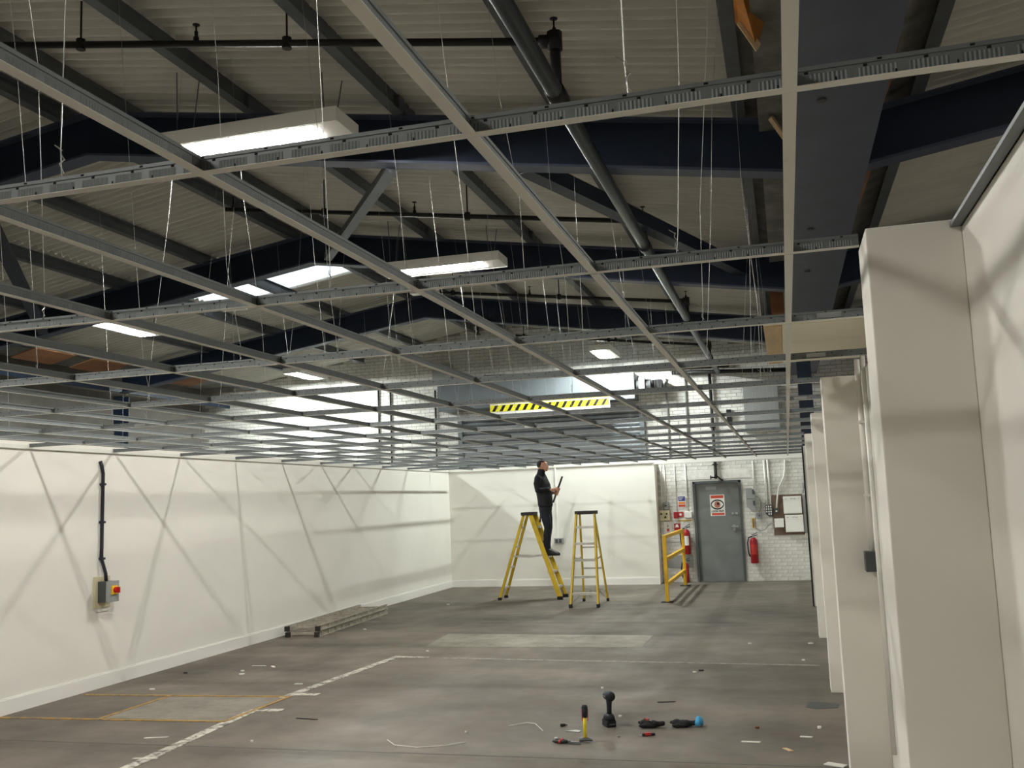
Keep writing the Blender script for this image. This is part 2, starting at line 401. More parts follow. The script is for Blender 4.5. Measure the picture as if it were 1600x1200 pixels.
for i, (x, z, sc_) in enumerate(cand):
    if i < 300: inst('brick', brick_me, wg, (x, YG, z)).scale = (sc_, 1, 1)
    else: stuff.add([(x + v.co.x * sc_, YG + v.co.y, z + v.co.z) for v in brick_me.vertices], [tuple(p.vertices) for p in brick_me.polygons])
tag(stuff.build('brickwork', 'brick_paint', wg), kind='stuff')
# plain rendered lintel above the door
MB().box(-2.15, -.72, YG - .012, YG, 2.12, 2.3).build('lintel', 'brick_paint', wg)

# ================================================================== ROOF
rf = thing('ceiling', None, None, (0, 0, 4.5), kind='structure')
PER = .146
def sheet_mesh(name, L, wd, slope, mt):
    b = MB(); n = int(round(wd / PER)) * 8 + 6; vs = []; t = .008
    for k, zo in enumerate((0, t)):
        for i in range(n + 1):
            y = wd * 1.04 * i / n; cc = math.cos(2 * math.pi * y / PER); zz = .034 * math.copysign(abs(cc) ** .8, cc)
            vs += [(0, y, zz + zo), (L, y, zz + slope * L + zo)]
    N = (n + 1) * 2
    fs = [(2 * i, 2 * i + 1, 2 * i + 3, 2 * i + 2) for i in range(n)] + [(N + 2 * i, N + 2 * i + 2, N + 2 * i + 3, N + 2 * i + 1) for i in range(n)]
    fs += [(0, 2, N + 2, N)] if 0 else []
    fs += [(2 * i, 2 * i + 2, N + 2 * i + 2, N + 2 * i) for i in range(n)] + [(2 * i + 1, N + 2 * i + 1, N + 2 * i + 3, 2 * i + 3) for i in range(n)]
    fs += [(0, N, N + 1, 1), (2 * n, 2 * n + 1, N + 2 * n + 1, N + 2 * n)]
    b.add(vs, fs); return b.mesh(name, mt, smooth=False)
SW = PER * 7
SH = .185
shA = sheet_mesh('roof_sheet', 3.12, SW, -.156, 'roof_sheet')    # falls towards +x
shB = sheet_mesh('roof_sheet', 3.12, SW, .156, 'roof_sheet')     # rises towards +x
shL = sheet_mesh('roof_light', 3.12, SW, .156, 'rooflight')
ny = int(27.0 / SW) + 1
for j in range(ny):
    y = -5.7 + j * SW
    jit = lambda: random.uniform(-.004, .004)
    for x0 in (-6.17, -3.1):
        inst('roof_sheet', shA, rf, (x0, y, roofz(x0) + SH + (.014 if x0 < -4 else 0) + jit()))
    for x0 in (-9.27, -12.34):
        inst('roof_light' if (x0 == -9.27 and j in (19,)) else 'roof_sheet', shL if (x0 == -9.27 and j in (19,)) else shB, rf, (x0, y, roofz(x0) + SH + (.014 if x0 > -10 else 0) + jit()))
    for x0 in (1.0, 4.07):
        inst('roof_sheet', shB, rf, (x0, y, 4.60 + .156 * (x0 - .48) + SH + (.014 if x0 > 2 else 0) + jit()))
MB().box(-14, -12.25, -5.7, 21.4, 4.83, 4.87).box(7.0, 8, -5.7, 21.4, 5.75, 5.85).build('eaves_closer', 'gutter_grey', rf)
MB().bar((-6.17, -5.7, roofz(-6.17) + SH + .06), (-6.17, 21.4, roofz(-6.17) + SH + .06), .02, .5).build('ridge_cap', 'roof_sheet', rf)

# rafters
def ibeam(root, name, p, q, depth, wd, mt, mtf):
    """inclined I beam in the xz plane, p,q = top centre points"""
    p = Vector(p); q = Vector(q); tf = .022
    w_ = MB()
    w_.add([(p.x, p.y - .008, p.z - tf), (q.x, p.y - .008, q.z - tf), (q.x, p.y - .008, q.z - depth + tf), (p.x, p.y - .008, p.z - depth + tf),
            (p.x, p.y + .008, p.z - tf), (q.x, p.y + .008, q.z - tf), (q.x, p.y + .008, q.z - depth + tf), (p.x, p.y + .008, p.z - depth + tf)],
           [(0, 1, 2, 3), (7, 6, 5, 4), (0, 4, 5, 1), (1, 5, 6, 2), (2, 6, 7, 3), (3, 7, 4, 0)])
    web = w_.build('rafter_web', mt, root)
    for nm, zo in (('top_flange', 0), ('bottom_flange', -depth + tf)):
        b = MB(); h = wd / 2
        b.add([(p.x, p.y - h, p.z + zo), (q.x, p.y - h, q.z + zo), (q.x, p.y + h, q.z + zo), (p.x, p.y + h, p.z + zo),
               (p.x, p.y - h, p.z + zo - tf), (q.x, p.y - h, q.z + zo - tf), (q.x, p.y + h, q.z + zo - tf), (p.x, p.y + h, p.z + zo - tf)],
              [(0, 1, 2, 3), (7, 6, 5, 4), (0, 4, 5, 1), (1, 5, 6, 2), (2, 6, 7, 3), (3, 7, 4, 0)])
        b.build(nm, mtf, root)
    return web
RY = [3.1, 7.65, 12.2, 16.7]
DEP = .43
desc = ['above the camera', 'nearest in view, behind the first hanging light', 'in the middle, behind the second hanging light', 'furthest away, before the brick gable']
for i, y in enumerate([-1.4] + RY):
    lab = 'dark blue pitched steel roof rafter ' + ([desc[0], desc[0]] + desc[1:])[i]
    if i == 0: lab = 'dark blue pitched steel roof rafter behind the camera'
    t = thing('roof_rafter', lab, 'beam', (-6.17, y, roofz(-6.17)), 'blue steel rafters')
    ibeam(t, 'r', (-6.17, y, roofz(-6.17)), (.22, y, roofz(.22)), DEP, .18, 'navy_steel', 'flange_lit')
    ibeam(t, 'r', (-6.17, y, roofz(-6.17)), (-12.7, y, roofz(-12.34)), DEP, .18, 'navy_steel', 'flange_lit')
    for x in (-1.58, -3.0, -4.43):
        MB().box(x - .05, x + .05, y - .2, y - .08, roofz(x) + .001, roofz(x) + .13).box(x - .05, x + .05, y - .1, y + .06, roofz(x) + .001, roofz(x) + .02).build('purlin_cleat', 'purlin_steel', t)
    t2 = thing('roof_rafter', ['blue rafter right of the valley beam, behind the camera', 'blue rafter right of the valley beam, above the camera', 'blue rafter right of the valley beam, nearest in view', 'blue rafter right of the valley beam, second in view', 'blue rafter right of the valley beam, furthest away'][i], 'beam', (.75, y, 4.64), 'blue steel rafters of the right bay')
    ibeam(t2, 'r', (.74, y, 4.60 + .156 * .26), (7.08, y, 4.60 + .156 * 6.6), DEP, .18, 'navy_steel', 'flange_lit')
# valley beam and gutter
t = thing('valley_beam', 'wide blue-grey steel valley beam running away above the white ceiling bar', 'beam', (.48, 0, 4.19))
MB().box(.225, .745, -5.6, 20.98, 4.19, 4.215).build('bottom_flange', 'valley_steel', t)
MB().box(.45, .51, -5.6, 20.98, 4.215, 4.5).build('web', 'navy_steel', t)
MB().box(.20, .77, -5.6, 20.98, 4.44, 4.46).build('top_flange', 'navy_steel', t)
for y in (6.1, 9.2, 11.0, 14.2):
    MB().tube([(.37, y, 4.175), (.37, y, 4.19)], .03, 8).build('bolt', 'dark_grey', t)
t = thing('valley_gutter', 'weathered grey valley gutter with loose boards above the blue valley beam', 'gutter', (.48, 0, 4.5)); GUT = t
g = MB().add([(-.2, -5.58, 4.84), (-.2, 20.9, 4.84), (.12, -5.58, 4.72), (.12, 20.9, 4.72), (.84, -5.58, 4.72), (.84, 20.9, 4.72), (1.12, -5.58, 4.84), (1.12, 20.9, 4.84)],
             [(0, 1, 3, 2), (2, 3, 5, 4), (4, 5, 7, 6)])
go = g.build('trough', 'gutter_grey', t)
sm = go.modifiers.new('s', 'SOLIDIFY'); sm.thickness = .012; sm.offset = 1
# purlins: folded sections along the building
PN = ['first', 'second', 'third', 'fourth', 'fifth']
def purlin(x, z, s, label):
    h = .16; prof = [(-.045 * s, 0), (.05 * s, 0), (.05 * s, .012), (.004 * s, .016), (.012 * s, .06), (.012 * s, .1), (.004 * s, h - .012), (.05 * s, h - .008), (.05 * s, h), (-.01 * s, h), (-.004 * s, h - .03), (-.004 * s, .03)]
    b = MB().prism([(x + a, z + c) for a, c in prof], 'xz', -5.6, 20.95)
    tag(b.build('roof_purlin', 'purlin_steel', org=(x, 0, z)), label, 'purlin', 'roof purlins')
PX = [-.16, -1.58, -3.0, -4.43, -5.85]
for i, x in enumerate(PX): purlin(x, roofz(x), -1, 'dark grey roof purlin, %s one left of the valley beam' % PN[i])
for i, x in enumerate([-6.5, -7.92, -9.34, -10.76, -12.18]): purlin(x, roofz(x), 1, 'dark grey roof purlin on the far left slope, %s down from the ridge' % PN[i])
for i, x in enumerate([1.13, 2.55, 3.97, 5.4]): purlin(x, 4.60 + .156 * (x - .48), 1, 'dark grey roof purlin, %s one right of the valley beam' % PN[i])
# bracing in the roof plane
def brace(a, b_, mt, lab, w_=.14, h=.012):
    tag(MB().bar(a, b_, w_, h, side=(0, 1, 0)).build('roof_brace', mt), lab, 'brace', 'roof braces')
brace((-1.95, 7.75, 4.62), (-.35, 12.1, 4.52), 'navy_steel', 'flat dark blue brace slanting right between the two nearest rafters', .16, .14)
brace((-3.15, 7.75, 4.76), (-5.9, 12.1, 5.26), 'purlin_steel', 'grey angle brace crossing a purlin between the two nearest rafters', .1, .1)
brace((-7.6, 7.75, 5.02), (-10.6, 12.1, 4.62), 'navy_steel', 'flat dark blue brace on the far left roof slope', .14, .12)
# steel columns under valleys
for x, lab in ((.385, 'dark steel column under the valley beam, seen above the right piers'), (-12.75, 'dark steel column beyond the left partition wall')):
    t = thing('steel_column', lab, 'column', (x, 16.7, 2.513 if x > 0 else 0))
    z0 = 2.513 if x > 0 else 0
    MB().box(x - .1, x + .12, 16.62, 16.64, z0, 4.19).box(x - .1, x + .12, 16.8, 16.82, z0, 4.19).build('flange', 'navy_steel', t)
    MB().box(x, x + .02, 16.64, 16.8, z0, 4.19).build('web', 'navy_steel', t)
# timber bits left in the gutter
def board(pts, th, mt, lab, name='timber_board'):
    b = MB(); P = [Vector(p) for p in pts]; nrm = (P[1] - P[0]).cross(P[2] - P[0]).normalized() * th; n = len(P)
    b.add(P + [p + nrm for p in P], [list(range(n)), [2 * n - 1 - i for i in range(n)]] + [[i, i + n, (i + 1) % n + n, (i + 1) % n] for i in range(n)])
    return tag(b.build(name, mt, GUT), lab)
board([(-.11, 5.3, 4.8), (.09, 5.3, 4.75), (.06, 5.8, 4.6), (.0, 5.8, 4.43), (-.11, 5.8, 4.62)], .018, 'ply_orange', 'broken orange plywood board hanging by the gutter')
board([(-.1, 5.76, 4.6), (-.07, 5.76, 4.62), (.03, 5.78, 4.46), (.0, 5.78, 4.42)], .02, 'pine', 'pale batten on the broken plywood')
board([(.05, 7.3, 4.56), (.18, 7.5, 4.40), (.19, 7.54, 4.42), (.06, 7.36, 4.6)], .03, 'pine', 'short pale wood offcut')
board([(.78, 5.0, 4.72), (.86, 5.0, 4.72), (.86, 6.6, 4.5), (.78, 6.6, 4.3)], .018, 'ply_brown', 'brown plywood board right of the valley beam')
board([(.80, 8.2, 4.48), (.93, 8.2, 4.66), (.93, 9.0, 4.66), (.80, 9.3, 4.34)], .018, 'ply_brown', 'dark brown board')
board([(-.05, 12.9, 4.6), (.12, 12.9, 4.5), (.12, 13.0, 4.0), (-.04, 13.0, 4.05)], .018, 'ply_brown', 'brown board hanging beside the beam')
MB().box(-.02, .16, -5, 20.9, 4.60, 4.612).build('gutter_shelf', 'gutter_grey', GUT)
GUT = thing('eaves_lining', 'orange and brown lining boards under the far left eaves', 'board', (-12.3, 13, 4.5))
MB().box(-12.9, -12.85, -5, 20.9, 4.3, 4.5).build('eaves_beam', 'navy_steel', GUT)
for i, (x, y) in enumerate([(-12.3, 13.3), (-12.3, 14.7), (-12.1, 17.2)]):
    board([(x, y, 4.5), (x + .5, y, 4.62), (x + .5, y + .95, 4.62), (x, y + .95, 4.5)], .02, 'ply_brown', ['orange board under the far left eaves, nearest of three', 'orange board under the far left eaves, middle of three', 'brown board under the far left eaves, furthest of three'][i])
# sprinkler pipework
sp = thing('sprinkler_pipes', 'dark steel sprinkler main with branch pipes and heads under the roof', 'pipe', (-1.25, 8, 4.35))
MP = (-1.24, 4.36)
MB().tube([(MP[0], -5.5, MP[1]), (MP[0], 20.9, MP[1])], .055, 14).build('main_pipe', 'pipe_steel', sp, smooth=True)
def branch(y, xe, top, slope=.156, heads=()):
    zt = top; x0 = MP[0]
    MB().tube([(x0, y, MP[1]), (x0, y, zt + .03)], .036, 10).build('riser', 'pipe_black', sp, smooth=True)
    MB().tube([(x0, y - .09, MP[1]), (x0, y + .09, MP[1])], .066, 14).build('tee_fitting', 'pipe_black', sp, smooth=True)
    MB().tube([(x0, y, zt - .06), (x0, y, zt + .06)], .05, 10).tube([(x0 - .1, y, zt + .012), (x0, y, zt)], .045, 10).build('elbow', 'pipe_black', sp, smooth=True)
    MB().tube([(x0, y, zt), (xe, y, zt + slope * (x0 - xe))], .026, 10).build('branch_pipe', 'pipe_black', sp, smooth=True)
    for x in heads:
        zz = zt + slope * (x0 - x)
        h = MB().tube([(x, y, zz), (x, y, zz + .05), (x, y, zz + .055), (x, y, zz + .09), (x, y, zz + .1), (x, y, zz + .14)], [.022, .02, .012, .014, .006, .006], 8).tube([(x, y, zz + .14), (x, y, zz + .146)], .026, 10)
        h.build('sprinkler_head', 'pipe_black', sp, smooth=True)
    h = MB().tube([(x0, y, zt + .06), (x0, y, zt + .09), (x0, y, zt + .1), (x0, y, zt + .15)], [.018, .012, .006, .006], 8).tube([(x0, y, zt + .15), (x0, y, zt + .156)], .026, 10)
    h.build('sprinkler_head', 'pipe_black', sp, smooth=True)
    for x in (x0 - 1.9, x0 - 3.6):
        if x > xe:
            zz = zt + slope * (x0 - x)
            MB().tube([(x, y, zz), (x, y, zz + .38)], .008, 6).tube([(x, y, zz - .04), (x, y, zz + .04)], .034, 8).build('hanger_rod', 'pipe_black', sp)
branch(5.85, -6.1, 4.72, .162, (-3.86,))
branch(9.85, -6.1, 4.62, .145, (-3.75, -6.0))
branch(14.3, -5.9, 4.62, .13, (-3.6,))
branch(18.6, -5.0, 4.6, .13, (-3.0,))
# ================================================================== LIGHTS
def fixture(cx, cy, z, along, L, tubes, lab, panel=.72, wd=.42, ends=True, top=None):
    t = thing('ceiling_light', lab, 'light', (cx, cy, z), 'fluorescent ceiling lights')
    def X(a, b): return (cx + a, cy + b) if along == 'x' else (cx + b, cy + a)
    def bx(mb, a0, a1, b0, b1, z0, z1):
        p = X(a0, b0); q = X(a1, b1)
        return mb.box(min(p[0], q[0]), max(p[0], q[0]), min(p[1], q[1]), max(p[1], q[1]), z0, z1)
    h = L / 2; pl = L * panel / 2; w_ = wd / 2
    b = MB(); bx(b, -h, h, -w_, w_, z + .1, z + .115)
    bx(b, -h, h, -w_, -w_ + .012, z, z + .1); bx(b, -h, h, w_ - .012, w_, z, z + .1)
    bx(b, -h, -pl, -w_ + .012, w_ - .012, z + .004, z + .1); bx(b, pl, h, -w_ + .012, w_ - .012, z + .004, z + .1)
    bx(b, -pl, pl, -w_ + .012, -w_ + .05, z + .004, z + .1); bx(b, -pl, pl, w_ - .1, w_ - .012, z + .004, z + .1)
    b.build('housing', 'white_paint', t)
    for k in (-.05, .05):
        p = X(-pl + .02, k - .02); q = X(pl - .02, k - .02)
        MB().tube([(p[0], p[1], z + .018), (q[0], q[1], z + .018)], .024, 10).build('tube', tubes, t)
    b = MB(); bx(b, -pl, pl, -w_ + .05, w_ - .1, z + .06, z + .064); b.build('reflector', 'reflector', t)
    for a in (-h + .15, h - .15):
        for bb in (-.1, .1):
            p = X(a, bb)
            zt = roofz(p[0]) + .05 if top is None else top
            MB().tube([(p[0], p[1], z + .115), (p[0] + bb * .4, p[1] + .05, zt)], .005, 5).build('chain', 'purlin_steel', t)
    return t
fixture(-3.95, 6.82, 4.76, 'x', 1.62, 'tube_warm', 'bright fluorescent light in white housing, nearest one hanging at upper left')
fixture(-4.03, 11.5, 4.76, 'x', 1.62, 'tube_dim', 'fluorescent light in white housing hanging in front of the middle rafter')
fixture(-3.4, 19.6, 4.72, 'y', 1.25, 'tube_cool', 'dazzling light near the gable wall above the hazard-striped board', panel=.9)
fixture(-10.0, 13.25, 4.76, 'y', 1.3, 'tube_cool', 'bright light beyond the left partition under the white roof lights', panel=.9)
fixture(-10.2, 19.7, 4.76, 'y', 1.3, 'tube_cool', 'bright light beyond the left partition in front of the lit brick gable', panel=.9)
fixture(-4.1, 2.2, 4.76, 'x', 1.8, 'tube_added', 'added unseen fluorescent light in white housing above the camera')  # extra light added out of view for the near walls and pier
fixture(-4.1, -2.4, 4.76, 'x', 1.8, 'tube_added', 'added unseen fluorescent light in white housing behind the camera')  # second extra light added out of view, same purpose
fixture(-10.0, 4.0, 4.76, 'y', 1.3, 'tube_added', 'added unseen fluorescent light of the left bay beside the camera', panel=.9)  # extra light added out of view in the left bay
fixture(4.2, 3.5, 4.6, 'x', 1.3, 'tube_added', 'added unseen fluorescent light of the right bay beside the camera', panel=.9, top=5.0)  # invented fixture, added out of view to brighten the right bay roof
fixture(4.2, 9.5, 4.6, 'x', 1.3, 'tube_added', 'added unseen fluorescent light of the right bay behind the right wall', panel=.9, top=5.0)  # invented as well, added hidden in the right bay for its roof

# ================================================================== SUSPENDED CEILING GRID
G = thing('ceiling_grid', 'unfinished suspended ceiling grid of white and galvanised tee bars', 'ceiling grid', (0, 0, ZC))
SX, SY, OX, OY = .6, 1.26, .0528, 1.7585
def tee(mb, L0, L1, hgt=.038, fl_=.026):
    mb.box(L0, L1, -fl_ / 2, fl_ / 2, 0, .0012, 0)
    mb.box(L0, L1, -.0009, .0009, .0012, hgt - .008, 1)
    mb.box(L0, L1, -.0035, .0035, hgt - .008, hgt, 1)
def main_mesh(x0, x1):
    b = MB(); tee(b, x0, x1)
    rnd = random.Random(3); x = x0 + .03; k = 0
    while x < x1 - .03:
        for s in (-1, 1):
            if k % 2: b.box(x - .0035, x + .0035, s * .0009, s * .0016, .024, .0285, 2)
            else: b.box(x - .0015, x + .0015, s * .0009, s * .0016, .003, .012, 2)
            if k % 3 == 0: b.box(x + .02, x + .028, s * .0035, s * .004, .032, .036, 2)
        x += .05; k += 1
    return b.mesh('main_tee', ['tee_white', 'tee_galv', 'dark_hole'], weld=False)
mmA = main_mesh(XL + .003, XR - .005); mmB = main_mesh(XL + .003, .254)
rows = list(range(-4, 15))
for k in rows:
    y = OY + k * SY
    inst('main_tee', mmB if any(a - .01 < y < a + .3 for a in (2.8, 6.5, 9.43, 12.85, 16.3)) else mmA, G, (0, y, ZC + random.uniform(-.001, .002)))
b = MB(); b2 = MB()
tee(b2, -.62, .62, .036); 
for s in (-1, 1):
    b2.box(s * .625 - .012, s * .625 + .012, -.0012, .0012, .006, .03, 2)
    b2.box(s * .606 - .012, s * .606 + .012, -.0016, .0016, .002, .03, 2)
cm = b2.mesh('cross_tee', ['tee_white', 'tee_galv', 'tee_end'], weld=False)
for k in rows[:-1] + [14]:
    for j in range(12):
        y = OY + (k + .5) * SY
        if k == 14: continue
        inst('cross_tee', cm, G, (OX - j * SX, y, ZC + random.uniform(-.001, .001)), math.pi / 2)
b = MB(); tee(b, -.43, .43, .036); cs = b.mesh('cross_tee', ['tee_white', 'tee_galv'], weld=False)
for j in range(12): inst('cross_tee', cs, G, (OX - j * SX, OY + 14 * SY + .5, ZC), math.pi / 2)
# splice clips with raised metal tabs on some runners
for (x, k) in ((.22, 2), (.2, 3), (-6.1, 2), (-3.6, 5), (.15, 5), (-4.2, 3), (-2.4, 6), (-5.0, 4)):
    y = OY + k * SY
    MB().box(x - .05, x + .05, y - .004, y - .0012, ZC + .008, ZC + .03).box(x - .035, x - .012, y - .006, y - .004, ZC + .012, ZC + .026).box(x + .012, x + .035, y - .006, y - .004, ZC + .012, ZC + .026).build('splice_clip', 'metal_plate', G)
# hanger wires
for k in range(0, 13):
    y = OY + k * SY
    for j in range(6):
        x = -.2 - 1.2 * j + random.uniform(-.12, .12) - (.12 if k % 2 else 0)
        if x < XL + .1: continue
        cx = min(PX + [-6.5, -7.92], key=lambda q: abs(q - x)); px = x + max(-.25, min(.25, (cx - x)))
        zt = roofz(px) - .0; yt = y + random.uniform(-.12, .12)
        kx, ky = random.uniform(-.02, .02), random.uniform(-.02, .02)
        zk = ZC + random.uniform(.3, 1.2)
        pts = [(x, y, ZC + .036), (x + random.uniform(-.008, .008), y, ZC + .1), (x + kx + (px - x) * .2, y + ky, zk), (x + (px - x) * .6 - kx, (y + yt) / 2, (zk + zt) / 2), (px, yt, zt + .15)]
        wv = MB().tube(pts, .0014, 5)
        for q in range(5):
            a = q * 2.2
            wv.tube([(x + .006 * math.cos(a), y + .006 * math.sin(a), ZC + .045 + q * .011), (x + .006 * math.cos(a + 2.2), y + .006 * math.sin(a + 2.2), ZC + .058 + q * .011)], .0016, 4)
        if random.random() < .5: wv.tube([(x, y, ZC + .1), (x - .02, y, ZC + .115)], .0015, 4)
        wv.build('hanger_wire', 'wire', G)

# timber bulkhead resting above the grid at the right
t = thing('timber_bulkhead', 'pale boarded timber bulkhead above the ceiling bars beside the right pier', 'bulkhead', (.2, 5.6, 2.62))
MB().box(.03, .5, 4.98, 5.6, 2.62, 2.64).build('board', 'pale_board', t)
MB().box(.03, .5, 5.606, 6.45, 2.62, 2.64).build('board', 'pale_board', t)
MB().box(-.06, .028, 4.98, 6.45, 2.615, 2.66).build('end_batten', 'pine', t)
MB().box(-.06, .5, 4.955, 4.978, 2.622, 2.66).build('front_board', 'pale_board', t)
MB().box(-.06, .5, 6.452, 6.475, 2.622, 2.66).build('rear_board', 'pale_board', t)

# ================================================================== BACK WALL EQUIPMENT
# roller shutter in the gable, partly hidden behind the partition
t = thing('roller_shutter', 'grey roller shutter door in the gable wall behind the white partition', 'shutter', (-4.95, 20.9, 0))
sl = MB().prism([(20.965, 0), (20.94, .018), (20.935, .045), (20.94, .072), (20.965, .09), (20.972, .045)], 'yz', -6.95, -2.95).mesh('slat', 'shutter_grey', (0, 0, 0))
for k in range(14):
    o = inst('slat', sl, t, (0, 0, 2.42 + k * .0915))
for x in (-7.05, -2.95): MB().box(x, x + .1, 20.88, 20.99, 0, 3.75).build('guide_rail', 'housing_grey', t)
hh = MB().box(-7.35, -2.95, 20.42, 20.985, 3.86, 4.42).build('shutter_box', 'housing_grey', t, bevel=.01)
mo = MB().tube([(-2.93, 20.6, 4.15), (-2.62, 20.6, 4.15)], .12, 14).build('motor', 'dark_grey', t, smooth=False)
MB().box(-2.86, -2.74, 20.45, 20.75, 4.0, 4.3).build('motor_plate', 'metal_plate', mo)
MB().box(-2.6, -2.4, 20.6, 20.9, 4.0, 4.25).build('control_box', 'black_rubber', t)
# hazard-striped board
t = thing('hazard_board', 'yellow board with black and yellow hazard stripes hung before the shutter box', 'sign', (-4.8, 20.38, 3.68))
MB().box(-6.12, -3.48, 20.37, 20.385, 3.68, 4.03).build('panel', 'sign_white', t)
MB().box(-6.12, -3.5, 20.364, 20.37, 3.93, 4.03).build('yellow_band', 'yellow_sign', t)
MB().box(-6.12, -3.5, 20.364, 20.37, 3.76, 3.9).build('stripe_band', 'yellow_sign', t)
for k in range(15):
    x = -6.08 + k * .172
    MB().prism([(x, 3.765), (x + .07, 3.765), (x + .15, 3.895), (x + .08, 3.895)], 'xz', 20.361, 20.364).build('black_stripe', 'black_sign', t)
for x in (-5.9, -3.7): MB().box(x, x + .02, 20.385, 20.42, 3.8, 3.98).build('bracket', 'metal_plate', t)
# pipes and boxes on the gable
def gpipe(pts, r, mt, lab, name='wall_pipe', cat='pipe', clips=()):
    t = thing(name, lab, cat, pts[0])
    MB().tube(pts, r, 8).build('run', mt, t, smooth=True)
    for c in clips: MB().box(c[0] - r * 1.8, c[0] + r * 1.8, c[1] - r * 1.2, YG - .003, c[2] - .008, c[2] + .008).build('clip', mt, t)
    return t
gpipe([(-1.0, 20.9, 4.48), (-6.4, 20.9, 4.62)], .035, 'pipe_black', 'black pipe running level across the upper gable wall')
gpipe([(.2, 20.85, 4.3), (-2.2, 20.85, 4.4)], .045, 'pipe_black', 'thick dark pipe high on the gable above the door')
bp = gpipe([(-1.42, 20.93, 4.35), (-1.42, 20.93, 2.2), (-1.42, 20.9, 2.13)], .032, 'pipe_black', 'black vertical drain pipe ending in a tap above the grey door', clips=((-1.42, 20.93, 3.2), (-1.42, 20.93, 2.42)))
MB().tube([(-1.42, 20.9, 2.14), (-1.47, 20.86, 2.15), (-1.52, 20.84, 2.15)], .016, 8).tube([(-1.52, 20.84, 2.11), (-1.52, 20.84, 2.19)], .012, 6).build('tap', 'pipe_black', bp)
MB().tube([(-1.42, 20.92, 2.2), (-1.34, 20.95, 2.12), (-1.28, 20.99, 2.08)], .014, 6).build('drain_elbow', 'pipe_black', bp)
for i, (x, z0, z1) in enumerate([(-9.0, 2.6, 4.6), (-8.7, 2.6, 4.6), (-2.35, 2.6, 4.3), (-1.95, 2.6, 4.4), (-7.6, 2.6, 4.4)]):
    gpipe([(x, 20.965, z0), (x, 20.965, z1)], .02, ['pipe_black', 'pipe_black', 'grey_plastic', 'grey_plastic', 'pipe_black'][i], ['left of two thin dark pipes on the lit brick beyond the partition', 'right of two thin dark pipes on the lit brick beyond the partition', 'thin grey conduit on the upper gable, left of the drain pipe', 'thin grey conduit on the upper gable beside the drain pipe', 'dark pipe on the brick just left of the shutter box'][i])
def cbox(name, lab, cat, x0, x1, y0, z0, z1, mt, lid=None, parts=()):
    t = thing(name, lab, cat, ((x0 + x1) / 2, YG, z0))
    MB().box(x0, x1, y0, YG - .005, z0, z1).build('case', mt, t, bevel=.004)
    if lid: MB().box(x0 + .008, x1 - .008, y0 - .006, y0 + .001, z0 + .008, z1 - .008).build('lid', lid, t)
    for nm, a, m_ in parts: MB().box(*a).build(nm, m_, t)
    return t
cbox('wall_cabinet', 'pale grey metal cabinet high on the gable right of the door', 'cabinet', -.75, -.05, 20.72, 3.05, 4.0, 'grey_plastic', 'grey_plastic')
cbox('junction_box', 'square grey box high on the dark gable left of the shutter', 'box', -7.6, -7.15, 20.8, 4.62, 4.98, 'grey_plastic', 'grey_plastic')
cbox('junction_box', 'small black box on the gable brick right of the drain pipe', 'box', -1.12, -1.02, 20.9, 3.3, 3.55, 'black_rubber')

# ------------------------------------------------------------------ the door
d = thing('door_1', None, None, (-1.42, YG, 0), kind='structure')
MB().box(-1.92, -1.87, YG - .03, YG + .12, 0, 2.07).box(-.98, -.93, YG - .03, YG + .12, 0, 2.07).box(-1.92, -.93, YG - .03, YG + .12, 2.03, 2.08).build('door_frame', 'door_frame', d)
lf = MB().box(-1.87, -.98, YG + .03, YG + .075, .006, 2.03).build('door_leaf', 'door_grey', d)
MB().box(-1.65, -1.44, YG + .024, YG + .031, 1.9, 1.965).build('door_plate', 'grey_plastic', d)
MB().box(-1.14, -1.09, YG + .012, YG + .031, 1.04, 1.16).box(-1.17, -1.03, YG - .02, YG, 1.11, 1.135).tube([(-1.06, YG + .03, 1.12), (-1.06, YG - .01, 1.12)], .01, 8).build('door_handle', 'metal_plate', d)
MB().tube([(-1.13, YG + .03, 1.39), (-1.13, YG + .01, 1.39)], .025, 10).box(-1.08, -1.02, YG + .012, YG + .03, 1.37, 1.41).build('lock', 'metal_plate', d)
MB().box(-1.86, -.99, YG - .05, YG + .1, 0, .006).build('threshold', 'dark_grey', d)
# the eye poster on the door
t = thing('eye_poster', 'white warning poster with a large eye on the grey door', 'sign', (-1.43, YG + .028, 1.35))
yq = YG + .0295
MB().box(-1.58, -1.28, yq - .003, yq, 1.35, 1.79).build('sheet', 'sign_white', t)
MB().box(-1.56, -1.3, yq - .005, yq - .003, 1.715, 1.775).build('header_band', 'sign_red', t)
MB().box(-1.555, -1.295, yq - .005, yq - .003, 1.365, 1.41).build('footer_band', 'sign_red', t)
def eyeshape(w_, h, n=24, pw=1.0):
    return [(w_ * math.cos(2 * math.pi * i / n), h * math.copysign(abs(math.sin(2 * math.pi * i / n)) ** pw, math.sin(2 * math.pi * i / n))) for i in range(n)]
MB().prism([(-1.43 + a, 1.585 + b) for a, b in eyeshape(.135, .105)], 'xz', yq - .0045, yq - .003).build('eye_outline', 'black_sign', t)
MB().prism([(-1.43 + a, 1.585 + b) for a, b in eyeshape(.12, .078, 24, 1.25)], 'xz', yq - .006, yq - .0045).build('eye_white', 'sign_white', t)
MB().prism([(-1.43 + a, 1.585 + b) for a, b in eyeshape(.062, .07)], 'xz', yq - .0075, yq - .006).build('iris', 'sign_skin', t)
MB().prism([(-1.415 + a, 1.6 + b) for a, b in eyeshape(.024, .026)], 'xz', yq - .009, yq - .0075).build('pupil', 'black_sign', t)
text('LOOK OUT', .052, 'black_sign', t, (-1.43, yq - .0055, 1.445), (math.pi / 2, 0, 0), xs=.95)
